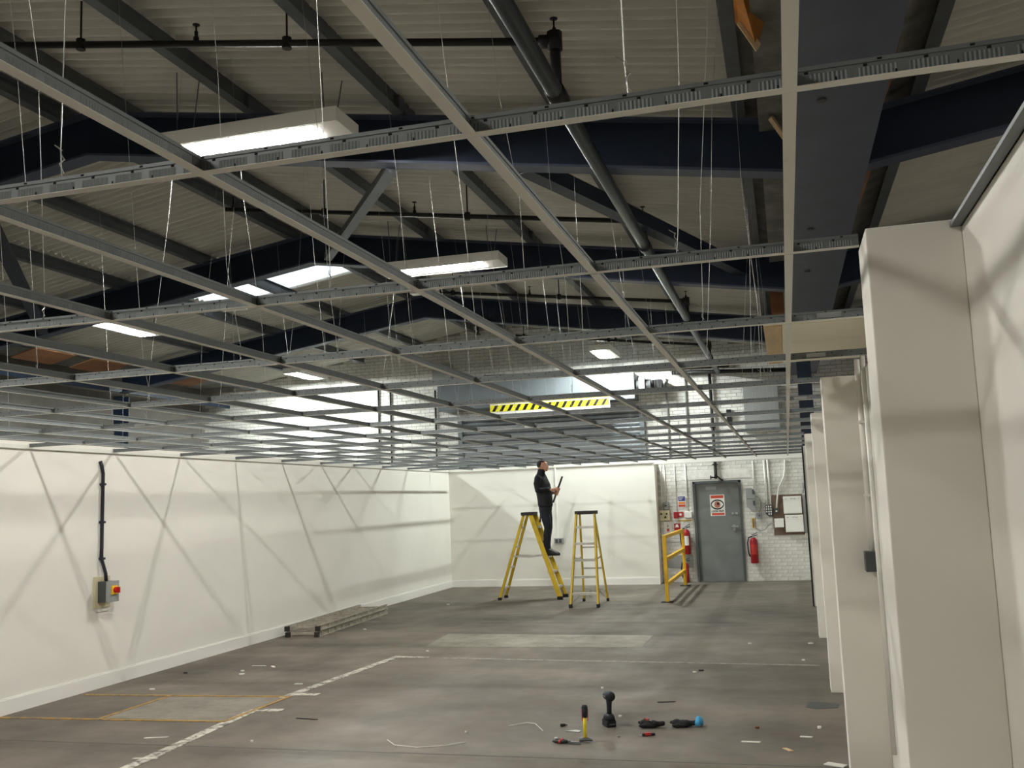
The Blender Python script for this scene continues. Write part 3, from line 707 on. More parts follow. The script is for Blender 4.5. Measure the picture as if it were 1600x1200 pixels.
# fire action notice
t = thing('fire_notice', 'small blue and orange notice on white brick left of the door', 'sign', (-2.16, YG - .02, 1.55))
MB().box(-2.24, -2.08, YG - .02, YG - .006, 1.55, 1.81).build('plate', 'sign_white', t)
MB().box(-2.23, -2.09, YG - .022, YG - .02, 1.685, 1.78).build('blue_panel', 'sign_blue', t)
MB().box(-2.23, -2.09, YG - .022, YG - .02, 1.62, 1.665).build('orange_panel', 'sign_orange', t)
MB().box(-2.23, -2.09, YG - .022, YG - .02, 1.565, 1.61).build('red_panel', 'sign_red', t)
for k in range(3): MB().box(-2.21, -2.12 - .02 * k, YG - .0235, YG - .022, 1.755 - .022 * k, 1.763 - .022 * k).build('print_line', 'sign_white', t)
# conduits and boxes left of the door
def conduit(x0, z0, x1, z1, lab, mt='white_paint', r=.012, y=20.975, wob=None, group='white conduits by the door'):
    t = thing('conduit', lab, 'conduit', (x0, y, z0), group)
    pts = wob or [(x0, y, z0), (x1, y, z1)]
    MB().tube(pts, r, 8).build('run', mt, t, smooth=True)
    for q in (.3, .7):
        a = Vector(pts[0]).lerp(Vector(pts[-1]), q) if not wob else Vector(pts[len(pts) // 2])
        MB().box(a.x - .022, a.x + .022, y - .014, YG - .005, a.z - .008, a.z + .008).build('saddle', mt, t)
conduit(-2.57, 2.46, -2.57, 1.51, 'white conduit nearest the partition, down to the triple switch box')
conduit(-2.49, 2.46, -2.49, 1.68, 'white conduit beside the partition, down to the small grey switch')
conduit(-2.28, 2.46, -2.27, 1.47, 'thin white conduit above the red call point', r=.008)
conduit(-2.05, 2.46, -2.04, 1.46, 'white conduit just left of the door, above a white box')
conduit(-.66, 2.46, -.65, 1.9, 'white conduit right of the door, above the grey isolator')
conduit(-.43, 2.47, -.42, 1.54, 'left of two fat white conduits above the switch plate', r=.02)
conduit(-.36, 2.47, -.35, 1.54, 'right of two fat white conduits above the switch plate', r=.02)
conduit(0, 0, 0, 0, 'curving white conduit above the fuse board', r=.018, wob=[(-.01, 20.965, 2.46), (-.02, 20.965, 2.25), (-.06, 20.965, 2.08), (-.15, 20.96, 1.92), (-.2, 20.945, 1.75), (-.24, 20.94, 1.475)])
conduit(0, 0, 0, 0, 'grey conduit at the far right above the fuse board', 'grey_plastic', r=.012, wob=[(.42, 20.97, 2.46), (.4, 20.97, 2.2), (.3, 20.97, 1.75)])
def sw(x0, x1, z0, z1, dep, mt, lab, cat='switch', knobs=()):
    t = cbox('switch_box', lab, cat, x0, x1, YG - dep, z0, z1, mt, mt)
    for (a, c, r) in knobs: MB().tube([(a, YG - dep - .005, c), (a, YG - dep - .03, c)], r, 8).build('knob', 'black_rubber', t)
sw(-2.54, -2.43, 1.52, 1.67, .09, 'grey_plastic', 'small grey switch box above the triple switch', knobs=((-2.49, 1.6, .018),))
sw(-2.64, -2.42, 1.29, 1.5, .11, 'isolator_beige', 'pale switch box with three black knobs beside the partition', knobs=((-2.59, 1.43, .018), (-2.48, 1.43, .018), (-2.51, 1.36, .022)))
t = thing('call_point', 'red fire alarm call point with a sign beside it', 'alarm', (-2.3, YG, 1.31))
MB().box(-2.34, -2.25, YG - .07, YG - .006, 1.33, 1.46).build('case', 'red_paint', t, bevel=.004)
MB().box(-2.245, -2.14, YG - .02, YG - .006, 1.35, 1.46).build('sign_plate', 'tool_red', t)
MB().tube([(-2.2, YG - .02, 1.405), (-2.2, YG - .026, 1.405)], .026, 12).build('sign_disc', 'sign_white', t)
sw(-2.11, -1.96, 1.33, 1.46, .07, 'gloss_white', 'white box under the conduit left of the door')
t = thing('extinguisher_sign', 'red and white extinguisher sign above the guard rail', 'sign', (-2.28, YG - .02, 1.08))
MB().box(-2.35, -2.22, YG - .016, YG - .006, 1.08, 1.22).build('plate', 'red_paint', t)
MB().prism([(-2.33, 1.14), (-2.25, 1.14), (-2.27, 1.2), (-2.31, 1.2)], 'xz', YG - .018, YG - .016).build('flame_mark', 'sign_white', t)
t = thing('safety_sign', 'pale sign with a small red square beside the partition end', 'sign', (-2.48, YG - .02, 1.06))
MB().box(-2.56, -2.4, YG - .016, YG - .006, .98, 1.27).build('plate', 'sign_white', t)
MB().box(-2.505, -2.455, YG - .018, YG - .016, 1.06, 1.12).build('red_square', 'sign_red', t)
MB().prism([(-2.49, 1.15), (-2.47, 1.15), (-2.48, 1.23)], 'xz', YG - .018, YG - .016).build('dark_arrow', 'dark_grey', t)
t = thing('sign_strip', 'narrow yellow-green strip sign left of the door frame', 'sign', (-2.13, YG - .02, 1.27))
MB().box(-2.26, -1.98, YG - .016, YG - .006, 1.262, 1.29).build('plate', 'tape_yellow', t)
tag(MB().box(-2.58, -1.99, YG - .022, YG - .007, .3, .56).build('backing_panel', 'grey_plastic'), 'grey panel low on the brick behind the guard rail', 'panel')
# right of the door
t = thing('isolator_box', 'grey double isolator box right of the grey door', 'switch', (-.74, YG, 1.44))
MB().prism([(-.83, 1.9), (-.71, 1.9), (-.65, 1.83), (-.65, 1.44), (-.74, 1.44), (-.83, 1.53)], 'xz', YG - .13, YG - .006).build('case', 'grey_plastic', t)
for zz in (1.77, 1.54): MB().box(-.695, -.665, YG - .16, YG - .13, zz, zz + .1).build('lever', 'dark_grey', t)
MB().box(-.82, -.66, YG - .133, YG - .13, 1.675, 1.685).build('seam', 'dark_grey', t)
sw(-.64, -.54, 1.26, 1.38, .07, 'grey_plastic', 'small grey socket hanging on a cable right of the door', knobs=((-.59, 1.33, .015),))
t = thing('yellow_plate', 'small yellow plate on the brick beside the extinguisher', 'sign', (-.71, YG - .02, 1.08))
MB().box(-.745, -.685, YG - .018, YG - .006, 1.08, 1.28).build('plate', 'tape_yellow', t); MB().box(-.73, -.715, YG - .021, YG - .018, 1.1, 1.26).build('dark_mark', 'ply_brown', t)
t = thing('cable', 'grey cable looping from the isolator to the fuse board', 'cable', (-.6, 20.96, 1.3))
MB().tube([(-.638, 20.95, 1.72), (-.58, 20.95, 1.7), (-.54, 20.95, 1.6), (-.55, 20.95, 1.48), (-.59, 20.95, 1.395)], .009, 6).build('upper_loop', 'grey_plastic', t, smooth=True)
MB().tube([(-.652, 20.95, 1.3), (-.7, 20.96, 1.2), (-.68, 20.96, 1.08), (-.6, 20.96, 1.02), (-.5, 20.96, 1.04), (-.41, 20.96, 1.14), (-.36, 20.96, 1.17), (-.334, 20.95, 1.15)], .009, 6).build('lower_loop', 'grey_plastic', t, smooth=True)
t = thing('switch_plate', 'metal plate of twelve switches below the twin conduits', 'switch', (-.39, YG, 1.3))
MB().prism([(-.46, 1.54), (-.325, 1.54), (-.325, 1.3), (-.4, 1.3), (-.46, 1.36)], 'xz', YG - .06, YG - .006).build('plate', 'dark_grey', t)
for i in range(3):
    for k in range(4):
        if i == 0 and k == 3: continue
        MB().box(-.448 + i * .042, -.425 + i * .042, YG - .072, YG - .06, 1.49 - k * .05, 1.52 - k * .05).build('rocker', 'gloss_white', t)
t = thing('fuse_board', 'brown backboard carrying two white fuse boxes', 'fuse board', (0, YG, .91))
MB().box(-.32, .28, YG - .03, YG - .007, .92, 1.74).build('backboard', 'brown_board', t)
for z0, z1, xa in ((1.35, 1.7, -.1), (.98, 1.325, -.085)):
    f = MB().box(xa, xa + .355, YG - .16, YG - .03, z0, z1).build('fuse_box', 'gloss_white', t, bevel=.004)
    MB().box(xa + .01, xa + .345, YG - .168, YG - .16, z0 + .012, z1 - .012).build('box_lid', 'gloss_white', f)
    wr_ = MB()
    for a, b_ in ((.04, .07), (.14, .2), (.205, .25), (.3, .32)): wr_.box(xa + a, xa + b_, YG - .1695, YG - .168, z1 - .05 + .008 * math.sin(a * 90), z1 - .043 + .008 * math.sin(a * 90))
    wr_.build('pen_marks', 'black_sign', f)
MB().box(-.3, -.115, YG - .09, YG - .03, 1.08, 1.26).build('white_box', 'gloss_white', t, bevel=.003)
k_ = MB().box(-.29, -.2, YG - .1, YG - .03, 1.36, 1.46).build('rotary_box', 'dark_grey', t)
MB().tube([(-.245, YG - .1, 1.41), (-.245, YG - .115, 1.41)], .018, 8).build('rotary_knob', 'gloss_white', k_)
MB().box(.285, .42, YG - .05, YG - .007, .95, 1.72).build('grey_cover', 'grey_plastic', t)

# fire extinguishers
def extinguisher(x, y, z, lab, s=1.0, label_mt='sign_white', side=1):
    t = thing('fire_extinguisher', lab, 'extinguisher', (x, y, z), 'red fire extinguishers', local=True)
    r = .078 * s; h = .44 * s
    MB().loft([(0, 0, 0, r * .9, r * .9), (0, 0, .015, r, r), (0, 0, h, r, r), (0, 0, h + .03, r * .92, r * .92), (0, 0, h + .06, r * .6, r * .6), (0, 0, h + .075, r * .35, r * .35)], 16).build('cylinder', 'red_paint', t, smooth=True)
    MB().loft([(0, 0, h + .07, .022, .022), (0, 0, h + .12, .022, .022)], 10).build('valve', 'metal_plate', t)
    MB().bar((-.02, 0, h + .11), (.085, 0, h + .13), .018, .022).bar((-.02, 0, h + .13), (.08, 0, h + .175), .014, .02).build('handle', 'black_rubber', t)
    MB().tube([(-.02, 0, h + .1), (-r * 1.25, -.01, h + .08), (-r * 1.55, -.02, h - .03), (-r * 1.45, -.02, h * .5), (-r * 1.1, -.02, h * .3)], .013, 8).build('hose', 'black_rubber', t, smooth=True)
    b = MB(); n = 8
    vs = []
    for i in range(n + 1):
        a = -math.pi / 2 - .75 + 1.5 * i / n
        vs += [(r * 1.015 * math.cos(a), r * 1.015 * math.sin(a), h * .42), (r * 1.015 * math.cos(a), r * 1.015 * math.sin(a), h * .86)]
    b.add(vs, [(2 * i, 2 * i + 2, 2 * i + 3, 2 * i + 1) for i in range(n)]); b.build('label_panel', label_mt, t)
    MB().box(-.02, .02, r * .8, YG - .008 - y, h * .7, h * .76).build('bracket', 'metal_plate', t)
extinguisher(-2.1, 20.9, .58, 'red extinguisher hung on the wall behind the guard rail, white label')
extinguisher(-2.14, 20.88, 0, 'small red extinguisher standing on the floor behind the guard rail', .75, 'tool_red')
extinguisher(-.74, 20.9, .37, 'red extinguisher hung on the wall right of the grey door', 1.0, 'tool_red')
# guard rail
t = thing('guard_rail', 'yellow steel guard rail standing left of the grey door', 'railing', (-2.1, 18.6, 0))
for y in (17.12, 20.18):
    p = MB().box(-2.13, -2.07, y - .03, y + .03, .012, 1.13).build('post', 'rail_yellow', t)
    MB().box(-2.2, -2.0, y - .09, y + .09, 0, .012).build('base_plate', 'scrap_dark', p)
for z in (1.1, .72, .3): MB().box(-2.128, -2.072, 17.15, 20.15, z - .03, z + .03).build('rail', 'rail_yellow', t)
# double socket with trunking on the partition
t = thing('wall_socket', 'double socket with a thin white conduit on the white partition', 'socket', (-4.76, YB, .87))
MB().box(-4.86, -4.66, YB - .05, YB, .88, 1.0).build('back_box', 'metal_plate', t, bevel=.004)
for x in (-4.83, -4.75): MB().box(x, x + .06, YB - .056, YB - .05, .9, .98).build('outlet', 'dark_grey', t)
MB().box(-4.79, -4.765, YB - .025, YB, 1.0, 2.5).build('conduit', 'gloss_white', t)
# isolator switch on the left wall
t = thing('isolator_switch', 'rotary isolator switch with red knob fed by a dark cable on the left wall', 'switch', (XL, 9.17, .84))
MB().box(XL, XL + .025, 9.02, 9.26, .84, 1.17).build('backplate', 'isolator_beige', t)
bx_ = MB().box(XL + .025, XL + .135, 9.06, 9.2, .9, 1.12).build('case', 'dark_grey', t, bevel=.004)
MB().box(XL + .135, XL + .165, 9.05, 9.23, .9, 1.12).build('cover', 'grey_plastic', t, bevel=.004)
MB().box(XL + .165, XL + .18, 9.1, 9.19, .98, 1.07).build('yellow_plate', 'isolator_yellow', t)
k_ = MB().tube([(XL + .18, 9.145, 1.025), (XL + .215, 9.145, 1.025)], .032, 12).build('knob', 'isolator_red', t)
MB().box(XL + .215, XL + .24, 9.137, 9.153, .995, 1.055).build('grip', 'isolator_red', k_)
MB().tube([(XL + .015, 9.09, 2.41), (XL + .02, 9.11, 2.36), (XL + .022, 9.13, 2.28), (XL + .022, 9.125, 1.8), (XL + .022, 9.12, 1.36), (XL + .06, 9.14, 1.2), (XL + .07, 9.14, 1.12)], .0185, 10).build('cable', 'dark_cable', t, smooth=True)
for z in (2.16, 1.75, 1.36): MB().box(XL, XL + .045, 9.1, 9.155, z - .012, z + .012).build('cable_clip', 'dark_cable', t)
MB().box(XL, XL + .012, 9.05, 9.27, .8, .84).build('lower_lip', 'gloss_white', t)
# conduit and box on the right wall
t = thing('wall_conduit', 'white conduit pair with a grey box on the right wall between two piers', 'conduit', (XR, 5.9, 1.3))
MB().tube([(XR - .03, 6.4, 2.6), (XR - .03, 6.4, 1.42)], .016, 8).build('pipe', 'gloss_white', t, smooth=True)
MB().tube([(XR - .02, 6.1, 2.6), (XR - .02, 6.1, .3)], .014, 8).build('pipe', 'gloss_white', t, smooth=True)
MB().box(XR - .075, XR, 6.34, 6.46, 1.3, 1.42).build('grey_box', 'dark_grey', t, bevel=.004)
for z in (1.75, 2.2): MB().box(XR - .05, XR, 6.37, 6.43, z, z + .015).build('saddle', 'gloss_white', t)
# white boxes hung under the roof beyond the lights
for x, y, z, lab in ((-5.2, 14.0, 5.05, 'white box fixed under the roof just beyond the second hanging light'), (-8.3, 13.6, 5.0, 'white box fixed under the roof below the bright roof lights')):
    t = thing('sensor_box', lab, 'box', (x, y, z))
    MB().box(x - .22, x + .22, y - .08, y + .08, z, z + .12).build('case', 'gloss_white', t, bevel=.01)
    MB().box(x - .05, x + .05, y - .09, y - .08, z + .08, z + .12).build('window', 'dark_grey', t)
    MB().box(x - .02, x + .02, y - .02, y + .02, z + .12, roofz(x) + .05).build('hanger', 'purlin_steel', t)

# ================================================================== LADDERS
def stepladder(lab, loc, rotz, a, b, wb_, wt, H=1.6, n=5):
    t = thing('stepladder', lab, 'ladder', loc, 'yellow stepladders', rotz, True)
    tx = .07
    for s in (-1, 1):
        r = MB().bar((a, s * wb_ / 2, .03), (tx, s * wt / 2, H - .05), .085, .03, side=(1, 0, 0)).build('rail', 'ladder_yellow', t)
        MB().box(a - .05, a + .05, s * wb_ / 2 - .022, s * wb_ / 2 + .022, 0, .06).build('foot', 'black_rubber', r)
        r = MB().bar((-b, s * (wb_ / 2 - .02), .03), (-tx, s * (wt / 2 - .03), H - .05), .05, .028, side=(1, 0, 0)).build('rear_leg', 'ladder_yellow', t)
        MB().box(-b - .035, -b + .035, s * (wb_ / 2 - .02) - .02, s * (wb_ / 2 - .02) + .02, 0, .05).build('foot', 'black_rubber', r)
        q = .5
        fx = a + (tx - a) * q; rx = -b + (-tx + b) * q; yy = s * (wb_ / 2 + (wt / 2 - wb_ / 2) * q - .03)
        MB().bar((rx, yy, H * q), ((fx + rx) / 2, yy, H * q - .025), .025, .006).bar(((fx + rx) / 2, yy, H * q - .025), (fx, yy, H * q + .005), .025, .006).build('spreader', 'ladder_alu', t)
    for k in range(n):
        z = .24 + k * .275; q = z / (H - .05); hw = wb_ / 2 + (wt / 2 - wb_ / 2) * q - .015; x = a + (tx - a) * q
        st = MB().box(x - .05, x + .045, -hw, hw, z - .012, z).box(x + .033, x + .045, -hw, hw, z - .04, z - .012).box(x - .05, x - .04, -hw, hw, z - .04, z - .012)
        st.build('step', 'ladder_alu', t)
    for q in (.14, .38, .62, .85):
        z = q * (H - .05); x = -b + (-tx + b) * q; hw = wb_ / 2 - .02 + (wt / 2 - wb_ / 2) * q
        MB().box(x - .012, x + .012, -hw, hw, z - .015, z + .015).build('rear_bar', 'ladder_alu', t)
    for s in (-1, 1):
        MB().bar((a - .03, s * (wb_ / 2 - .01), .07), (a - .08, s * .05, .23), .02, .008).build('brace', 'ladder_alu', t)
        MB().bar((-b + .02, s * (wb_ / 2 - .03), .05), (-b + .06, s * .06, .2), .02, .008).build('brace', 'ladder_alu', t)
    MB().box(-.115, .115, -wt / 2 - .025, wt / 2 + .025, H - .06, H).build('top_cap', 'cap_black', t, bevel=.008)
    return t
stepladder('yellow stepladder seen from the side with the man standing on it', (-4.7, 17.95, 0), 0, .58, .57, .46, .34)
stepladder('yellow stepladder facing the camera with nobody on it', (-3.40, 16.9, 0), -math.pi / 2, .5, .52, .47, .32)
# aluminium ladder sections on the floor
t = thing('aluminium_ladder', 'worn aluminium extension ladder lying flat beside the left wall', 'ladder', (-6.79, 12.9, 0), None, .045, True)
for k, (z0, off, L) in enumerate(((.0, .012, 2.85), (.085, 0, 2.8))):
    for s in (-1, 1):
        x = s * (.235 - off)
        MB().box(x - .012, x + .012, 0, L, z0, z0 + .075).box(x - .025 if s < 0 else x, x if s < 0 else x + .025, 0, L, z0 + .066, z0 + .075).box(x - .025 if s < 0 else x, x if s < 0 else x + .025, 0, L, z0, z0 + .009).build('stile', 'worn_alu', t)
        MB().box(x - .028, x + .028, -.015, .05, z0 + .001, z0 + .07).build('end_cap', 'cap_black', t)
    for q in range(11):
        y = .14 + q * .255
        MB().box(-.225 + off, .225 - off, y - .016, y + .016, z0 + .022, z0 + .052).build('rung', 'worn_alu', t)
        for s in (-1, 1): MB().box(s * .25 - .004, s * .25 + .004, y - .012, y + .012, z0 + .01, z0 + .066).build('rib', 'worn_alu', t)

# ================================================================== PERSON
P = thing('person', 'person in black jacket and dark trousers standing on the stepladder holding a dark bar', 'person', (-4.30, 17.95, .79), None, 0, True)
P.scale = (.985, .985, .985)
def arm(mb, s, r=(.072, .066, .054, .05, .04), sc=1.0, wrist=None):
    y = s
    wr_ = Vector(wrist)
    el = V(-.165, y * .255, 1.225)
    sh = V(-.16, y * .175, 1.455)
    mb.tube([sh + V(0, -y * .04, .02), sh, sh.lerp(el, .5) + V(-.012, y * .012, 0), el, el.lerp(wr_, .5), wr_], [r[0] * .7 * sc, r[0] * sc, r[1] * sc, r[2] * 1.05 * sc, r[3] * sc, r[4] * sc], 12)
WR = V(.075, -.085, 1.225); WL = V(.065, .075, 1.17)
def legs(mb, sc, ank):
    for s, dx in ((-1, 0), (1, -.03)):
        mb.tube([(-.085, s * .075, .93), (-.085, s * .09, .84), (-.055 + dx * .4, s * .095, .68), (-.025 + dx, s * .095, .52), (-.055 + dx, s * .092, .36), (-.06 + dx, s * .09, .2), (-.05 + dx, s * .088, ank)],
                [.09 * sc, .1 * sc, .09 * sc, .073 * sc, .07 * sc, .058 * sc, .052 * sc], 14)
body = MB()
body.loft([(-.08, 0, .84, .11, .15), (-.085, 0, .95, .115, .16), (-.09, 0, 1.1, .11, .145), (-.115, 0, 1.3, .12, .175), (-.135, 0, 1.43, .105, .18), (-.145, 0, 1.5, .085, .12), (-.14, 0, 1.56, .06, .065)], 18)
body.tube([(-.14, 0, 1.5), (-.13, 0, 1.58), (-.115, 0, 1.66)], [.062, .056, .056], 14)
body.ell((-.112, 0, 1.705), (.098, .076, .093), 18, 12)
body.ell((-.068, 0, 1.648), (.068, .057, .066), 16, 10)
body.ell((-.035, 0, 1.605), (.03, .032, .026), 12, 8)          # chin
body.tube([(-.024, 0, 1.715), (-.004, 0, 1.682), (.008, 0, 1.668), (-.012, 0, 1.658)], [.01, .011, .014, .011], 8)   # nose
body.ell((-.022, 0, 1.732), (.018, .05, .012), 12, 6)         # brow
body.ell((-.016, 0, 1.634), (.016, .026, .0085), 10, 6)       # lips
for s in (-1, 1): body.ell((-.11, s * .077, 1.685), (.02, .012, .034), 10, 8)
legs(body, .82, .06)
arm(body, -1, sc=.72, wrist=WR); arm(body, 1, sc=.72, wrist=WL)
# hands closed round the bar
b0, b1 = V(.07, -.005, .985), V(.275, -.02, 1.47); tb = (b1 - b0).normalized()
e1 = V(1, 0, 0) - tb * tb.x; e1.normalize(); e2 = tb.cross(e1)     # e2 about +y/-y
def hand(mb, s, wrist, frac):
    c = b0.lerp(b1, frac); out = V(0, s, 0)
    palm = c - e1 * .012 + out * .03
    mb.tube([wrist, wrist.lerp(palm, .55), palm], [.029, .03, .034], 10, sq=1)
    mb.ell(palm, (.03, .02, .043), 12, 8)
    for k, ln in enumerate((1.0, 1.08, 1.02, .85)):
        o = tb * (.033 - k * .021)
        pts = [palm + o + e1 * .01, c + o + e1 * .03 + out * .02, c + o + e1 * .034 - out * .006 * ln, c + o + e1 * .014 - out * .024 * ln, c + o - e1 * .006 - out * .022 * ln]
        mb.tube(pts, [.0105, .01, .0095, .009, .008], 8)
    mb.tube([palm - e1 * .02 + tb * .02, c - e1 * .03 + out * .012 + tb * .032, c - e1 * .024 - out * .012 + tb * .042, c - e1 * .008 - out * .02 + tb * .046], [.013, .011, .01, .009], 8)
hand(body, -1, WR, .5); hand(body, 1, WL, .36)
remesh(body, 'body', 'skin', P, .0065, 1)
jk = MB()
jk.loft([(-.08, 0, .9, .125, .175), (-.08, 0, .93, .138, .188), (-.085, 0, 1.05, .142, .185), (-.1, 0, 1.2, .15, .19), (-.125, 0, 1.34, .148, .2), (-.145, 0, 1.44, .125, .195), (-.15, 0, 1.5, .105, .145), (-.145, 0, 1.54, .08, .09), (-.135, 0, 1.585, .072, .076), (-.13, 0, 1.61, .068, .072)], 20)
arm(jk, -1, wrist=WR - V(.02, 0, 0)); arm(jk, 1, wrist=WL - V(.02, 0, 0))
jk.ell((-.02, 0, 1.12), (.075, .14, .16), 14, 10)
remesh(jk, 'jacket', 'jacket', P, .013, 3)
MB().tube([(-.132, 0, 1.575), (-.128, 0, 1.6), (-.126, 0, 1.625)], [.074, .074, .071], 16).build('collar', 'jacket', P, smooth=True)
tr_ = MB()
tr_.loft([(-.08, 0, .8, .1, .13), (-.083, 0, .86, .125, .168), (-.085, 0, .95, .125, .17)], 18)
legs(tr_, 1.0, .085)
remesh(tr_, 'trousers', 'trousers', P, .012, 3)
for s, dx in ((-1, 0), (1, -.03)):
    y = s * .09
    sh = MB().loft([(.03 + dx, y, 0, .145, .048), (.03 + dx, y, .03, .148, .05), (.015 + dx, y, .055, .125, .046), (-.02 + dx, y, .085, .085, .045), (-.05 + dx, y, .125, .058, .05)], 16, p=2.6).build('shoe', 'shoe', P, smooth=True)
    MB().loft([(.03 + dx, y, -.002, .15, .052), (.03 + dx, y, .014, .15, .052)], 16, p=2.6).build('sole', 'black_rubber', sh)
hr = MB().ell((-.116, 0, 1.711), (.101, .081, .097), 20, 14, keep=lambda d: (d.z > .028 + .45 * max(d.x, 0)) or (d.x < -.012 and d.z > -.05))
h_ = hr.build('hair', 'hair', P, smooth=True); sm = h_.modifiers.new('s', 'SOLIDIFY'); sm.thickness = .012; sm.offset = -1
for s in (-1, 1):
    e_ = MB().ell((-.022, s * .03, 1.705), (.012, .014, .008), 10, 6).build('eye', 'eye_white', P, smooth=True)
    MB().ell((-.0125, s * .03, 1.705), (.004, .006, .006), 8, 6).build('iris', 'hair', e_)
MB().bar((-.14, -.1, .9), (-.16, -.15, .66), .03, .008).ell((-.16, -.15, .65), (.02, .02, .03)).build('tool_strap', 'black_rubber', P)
tag(MB().bar(V(-4.30, 17.95, .79) + b0 * .985, V(-4.30, 17.95, .79) + b1 * .985, .03, .012, side=(1, 0, 0)).bar(V(-4.30, 17.95, .79) + b0 * .985 + e1 * .012, V(-4.30, 17.95, .79) + b1 * .985 + e1 * .012, .008, .03, side=(1, 0, 0)).build('metal_bar', 'bar_dark'), 'short dark tee bar held in both hands of the man on the ladder', 'bar')

# ================================================================== TOOLS ON THE FLOOR
t = thing('cordless_drill', 'black cordless drill standing upright on its battery on the floor', 'drill', (-1.49, 7.95, 0), None, math.radians(122), True)
MB().box(-.05, .065, -.04, .04, 0, .055).build('battery', 'tool_black', t, bevel=.008)
MB().loft([(.005, 0, .05, .062, .042), (.0, 0, .085, .05, .036), (-.005, 0, .1, .03, .024)], 14, p=3).build('handle_base', 'tool_black', t, smooth=True)
MB().tube([(-.003, 0, .085), (-.008, 0, .13), (-.012, 0, .18), (-.015, 0, .215)], [.021, .02, .022, .028], 12).build('handle', 'tool_black', t, smooth=True)
MB().box(.008, .026, -.008, .008, .165, .2).build('trigger', 'dark_grey', t, bevel=.003)
hd_ = MB().tube([(-.075, 0, .238), (-.06, 0, .238), (-.02, 0, .238), (.03, 0, .236), (.055, 0, .235)], [.024, .037, .039, .035, .026], 16).build('motor_body', 'tool_black', t, smooth=True)
MB().tube([(.055, 0, .235), (.085, 0, .235), (.1, 0, .235)], [.02, .017, .011], 12).tube([(.1, 0, .235), (.135, 0, .235)], .0035, 6).build('chuck', 'tool_grey', t, smooth=True)
for s in (-1, 1): MB().box(-.035, .02, s * .0385 - .001, s * .0385 + .001, .232, .244).build('badge', 'tool_grey', hd_)
MB().box(-.052, -.05, -.03, .02, .02, .027).box(-.03, .02, -.041, -.04, .015, .022).build('battery_print', 'tool_grey', t)

t = thing('hammer', 'yellow handled hammer standing on its head on the floor', 'hammer', (-1.58, 7.42, 0), None, .3, True)
MB().tube([(0, 0, .03), (.003, .01, .12), (.006, .02, .2)], [.0125, .0135, .013], 10).build('shaft', 'tool_yellow', t, smooth=True)
MB().tube([(.005, .018, .175), (.007, .022, .215), (.008, .026, .25), (.009, .028, .265)], [.019, .022, .024, .018], 10).build('grip', 'tool_black', t, smooth=True)
for s in (-1, 1): MB().bar((.006 + s * .02, .018, .15), (.008 + s * .022, .026, .235), .006, .012).build('grip_edge', 'tool_red', t)
MB().tube([(-.045, 0, .022), (-.02, 0, .022), (.015, 0, .022), (.035, 0, .018), (.055, 0, .010)], [.02, .017, .016, .012, .006], 10).build('head', 'tool_grey', t, smooth=True)
t = thing('snips', 'metal snips with black and red handles lying beside the hammer', 'pliers', (-1.69, 7.36, 0), None, -.25, True)
for s in (-1, 1):
    MB().tube([(0, 0, .014), (-.05, s * .018, .014), (-.1, s * .024, .014), (-.125, s * .018, .014)], [.009, .0115, .012, .009], 8).build('handle', 'tool_black', t, smooth=True)
    MB().tube([(-.06, s * .02, .015), (-.075, s * .022, .015)], .0145, 8).build('handle_band', 'tool_red', t)
    MB().prism([(0, -.012 * s), (.06, -.002 * s), (.1, s * .004), (.06, s * .014), (0, s * .016)], 'xy', .008 + .004 * s, .015 + .004 * s).build('jaw', 'tool_grey', t)
MB().tube([(0, 0, .001), (0, 0, .026)], .011, 10).build('pivot', 'tool_grey', t)
tag(MB().prism([(-1.80, 7.74), (-1.73, 7.78), (-1.68, 7.76), (-1.69, 7.71)], 'xy', .001, .006).build('metal_offcut', 'metal_plate'), 'small shiny triangular metal offcut beside the hammer', 'offcut')
def knife(lab, loc, rz):
    t = thing('utility_knife', lab, 'knife', loc, None, rz, True)
    MB().prism([(-.07, -.012), (.02, -.014), (.03, -.008), (.03, .008), (.02, .012), (-.07, .014)], 'xy', .002, .02).build('handle', 'tool_black', t, bevel=.003)
    MB().box(-.04, .01, -.013, .014, .006, .024).build('red_inlay', 'tool_red', t)
    MB().prism([(.03, -.009), (.075, .004), (.03, .009)], 'xy', .009, .011).build('blade', 'metal_plate', t)
knife('red and black utility knife in front of the left glove', (-1.16, 7.66, 0), math.radians(205))
def glove(lab, loc, rz, cuff):
    t = thing('work_glove', lab, 'glove', loc, 'black gloves on the floor', rz, True); t.scale = (.8, .95, 1.0)
    b = MB()
    b.loft([(0, 0, .0, .07, .045), (0, 0, .018, .085, .055), (.005, 0, .04, .065, .04), (.008, 0, .052, .03, .02)], 14)
    b.ell((-.05, .01, .03), (.05, .04, .028)); b.ell((.04, -.008, .03), (.045, .034, .026))
    b.tube([(.05, 0, .024), (.1, .008, .026), (.135, .01, .03), (.15, .012, .03)], [.026, .02, .02, .012], 10)
    b.tube([(-.06, .02, .02), (-.1, .03, .028), (-.12, .03, .03)], [.02, .015, .008], 8)
    b.tube([(-.04, -.04, .015), (-.08, -.05, .018), (-.1, -.045, .02)], [.018, .014, .008], 8)
    b.tube([(.0, .045, .018), (.03, .075, .02), (.05, .085, .018)], [.018, .015, .009], 8)
    remesh(b, 'shell', 'glove_black', t, .006, 2)
    if cuff:
        c = MB().ell((.165, .015, .045), (.036, .034, .036)); c.ell((.15, -.005, .028), (.03, .028, .026)); c.ell((.185, .03, .03), (.026, .026, .028))
        remesh(c, 'blue_cuff', 'glove_blue', t, .006, 1)
    return t
glove('crumpled black work glove with a red-handled blade lying on it', (-1.17, 7.95, 0), 0, False)
glove('crumpled black work glove with a bright blue end', (-.92, 7.99, 0), .1, True)
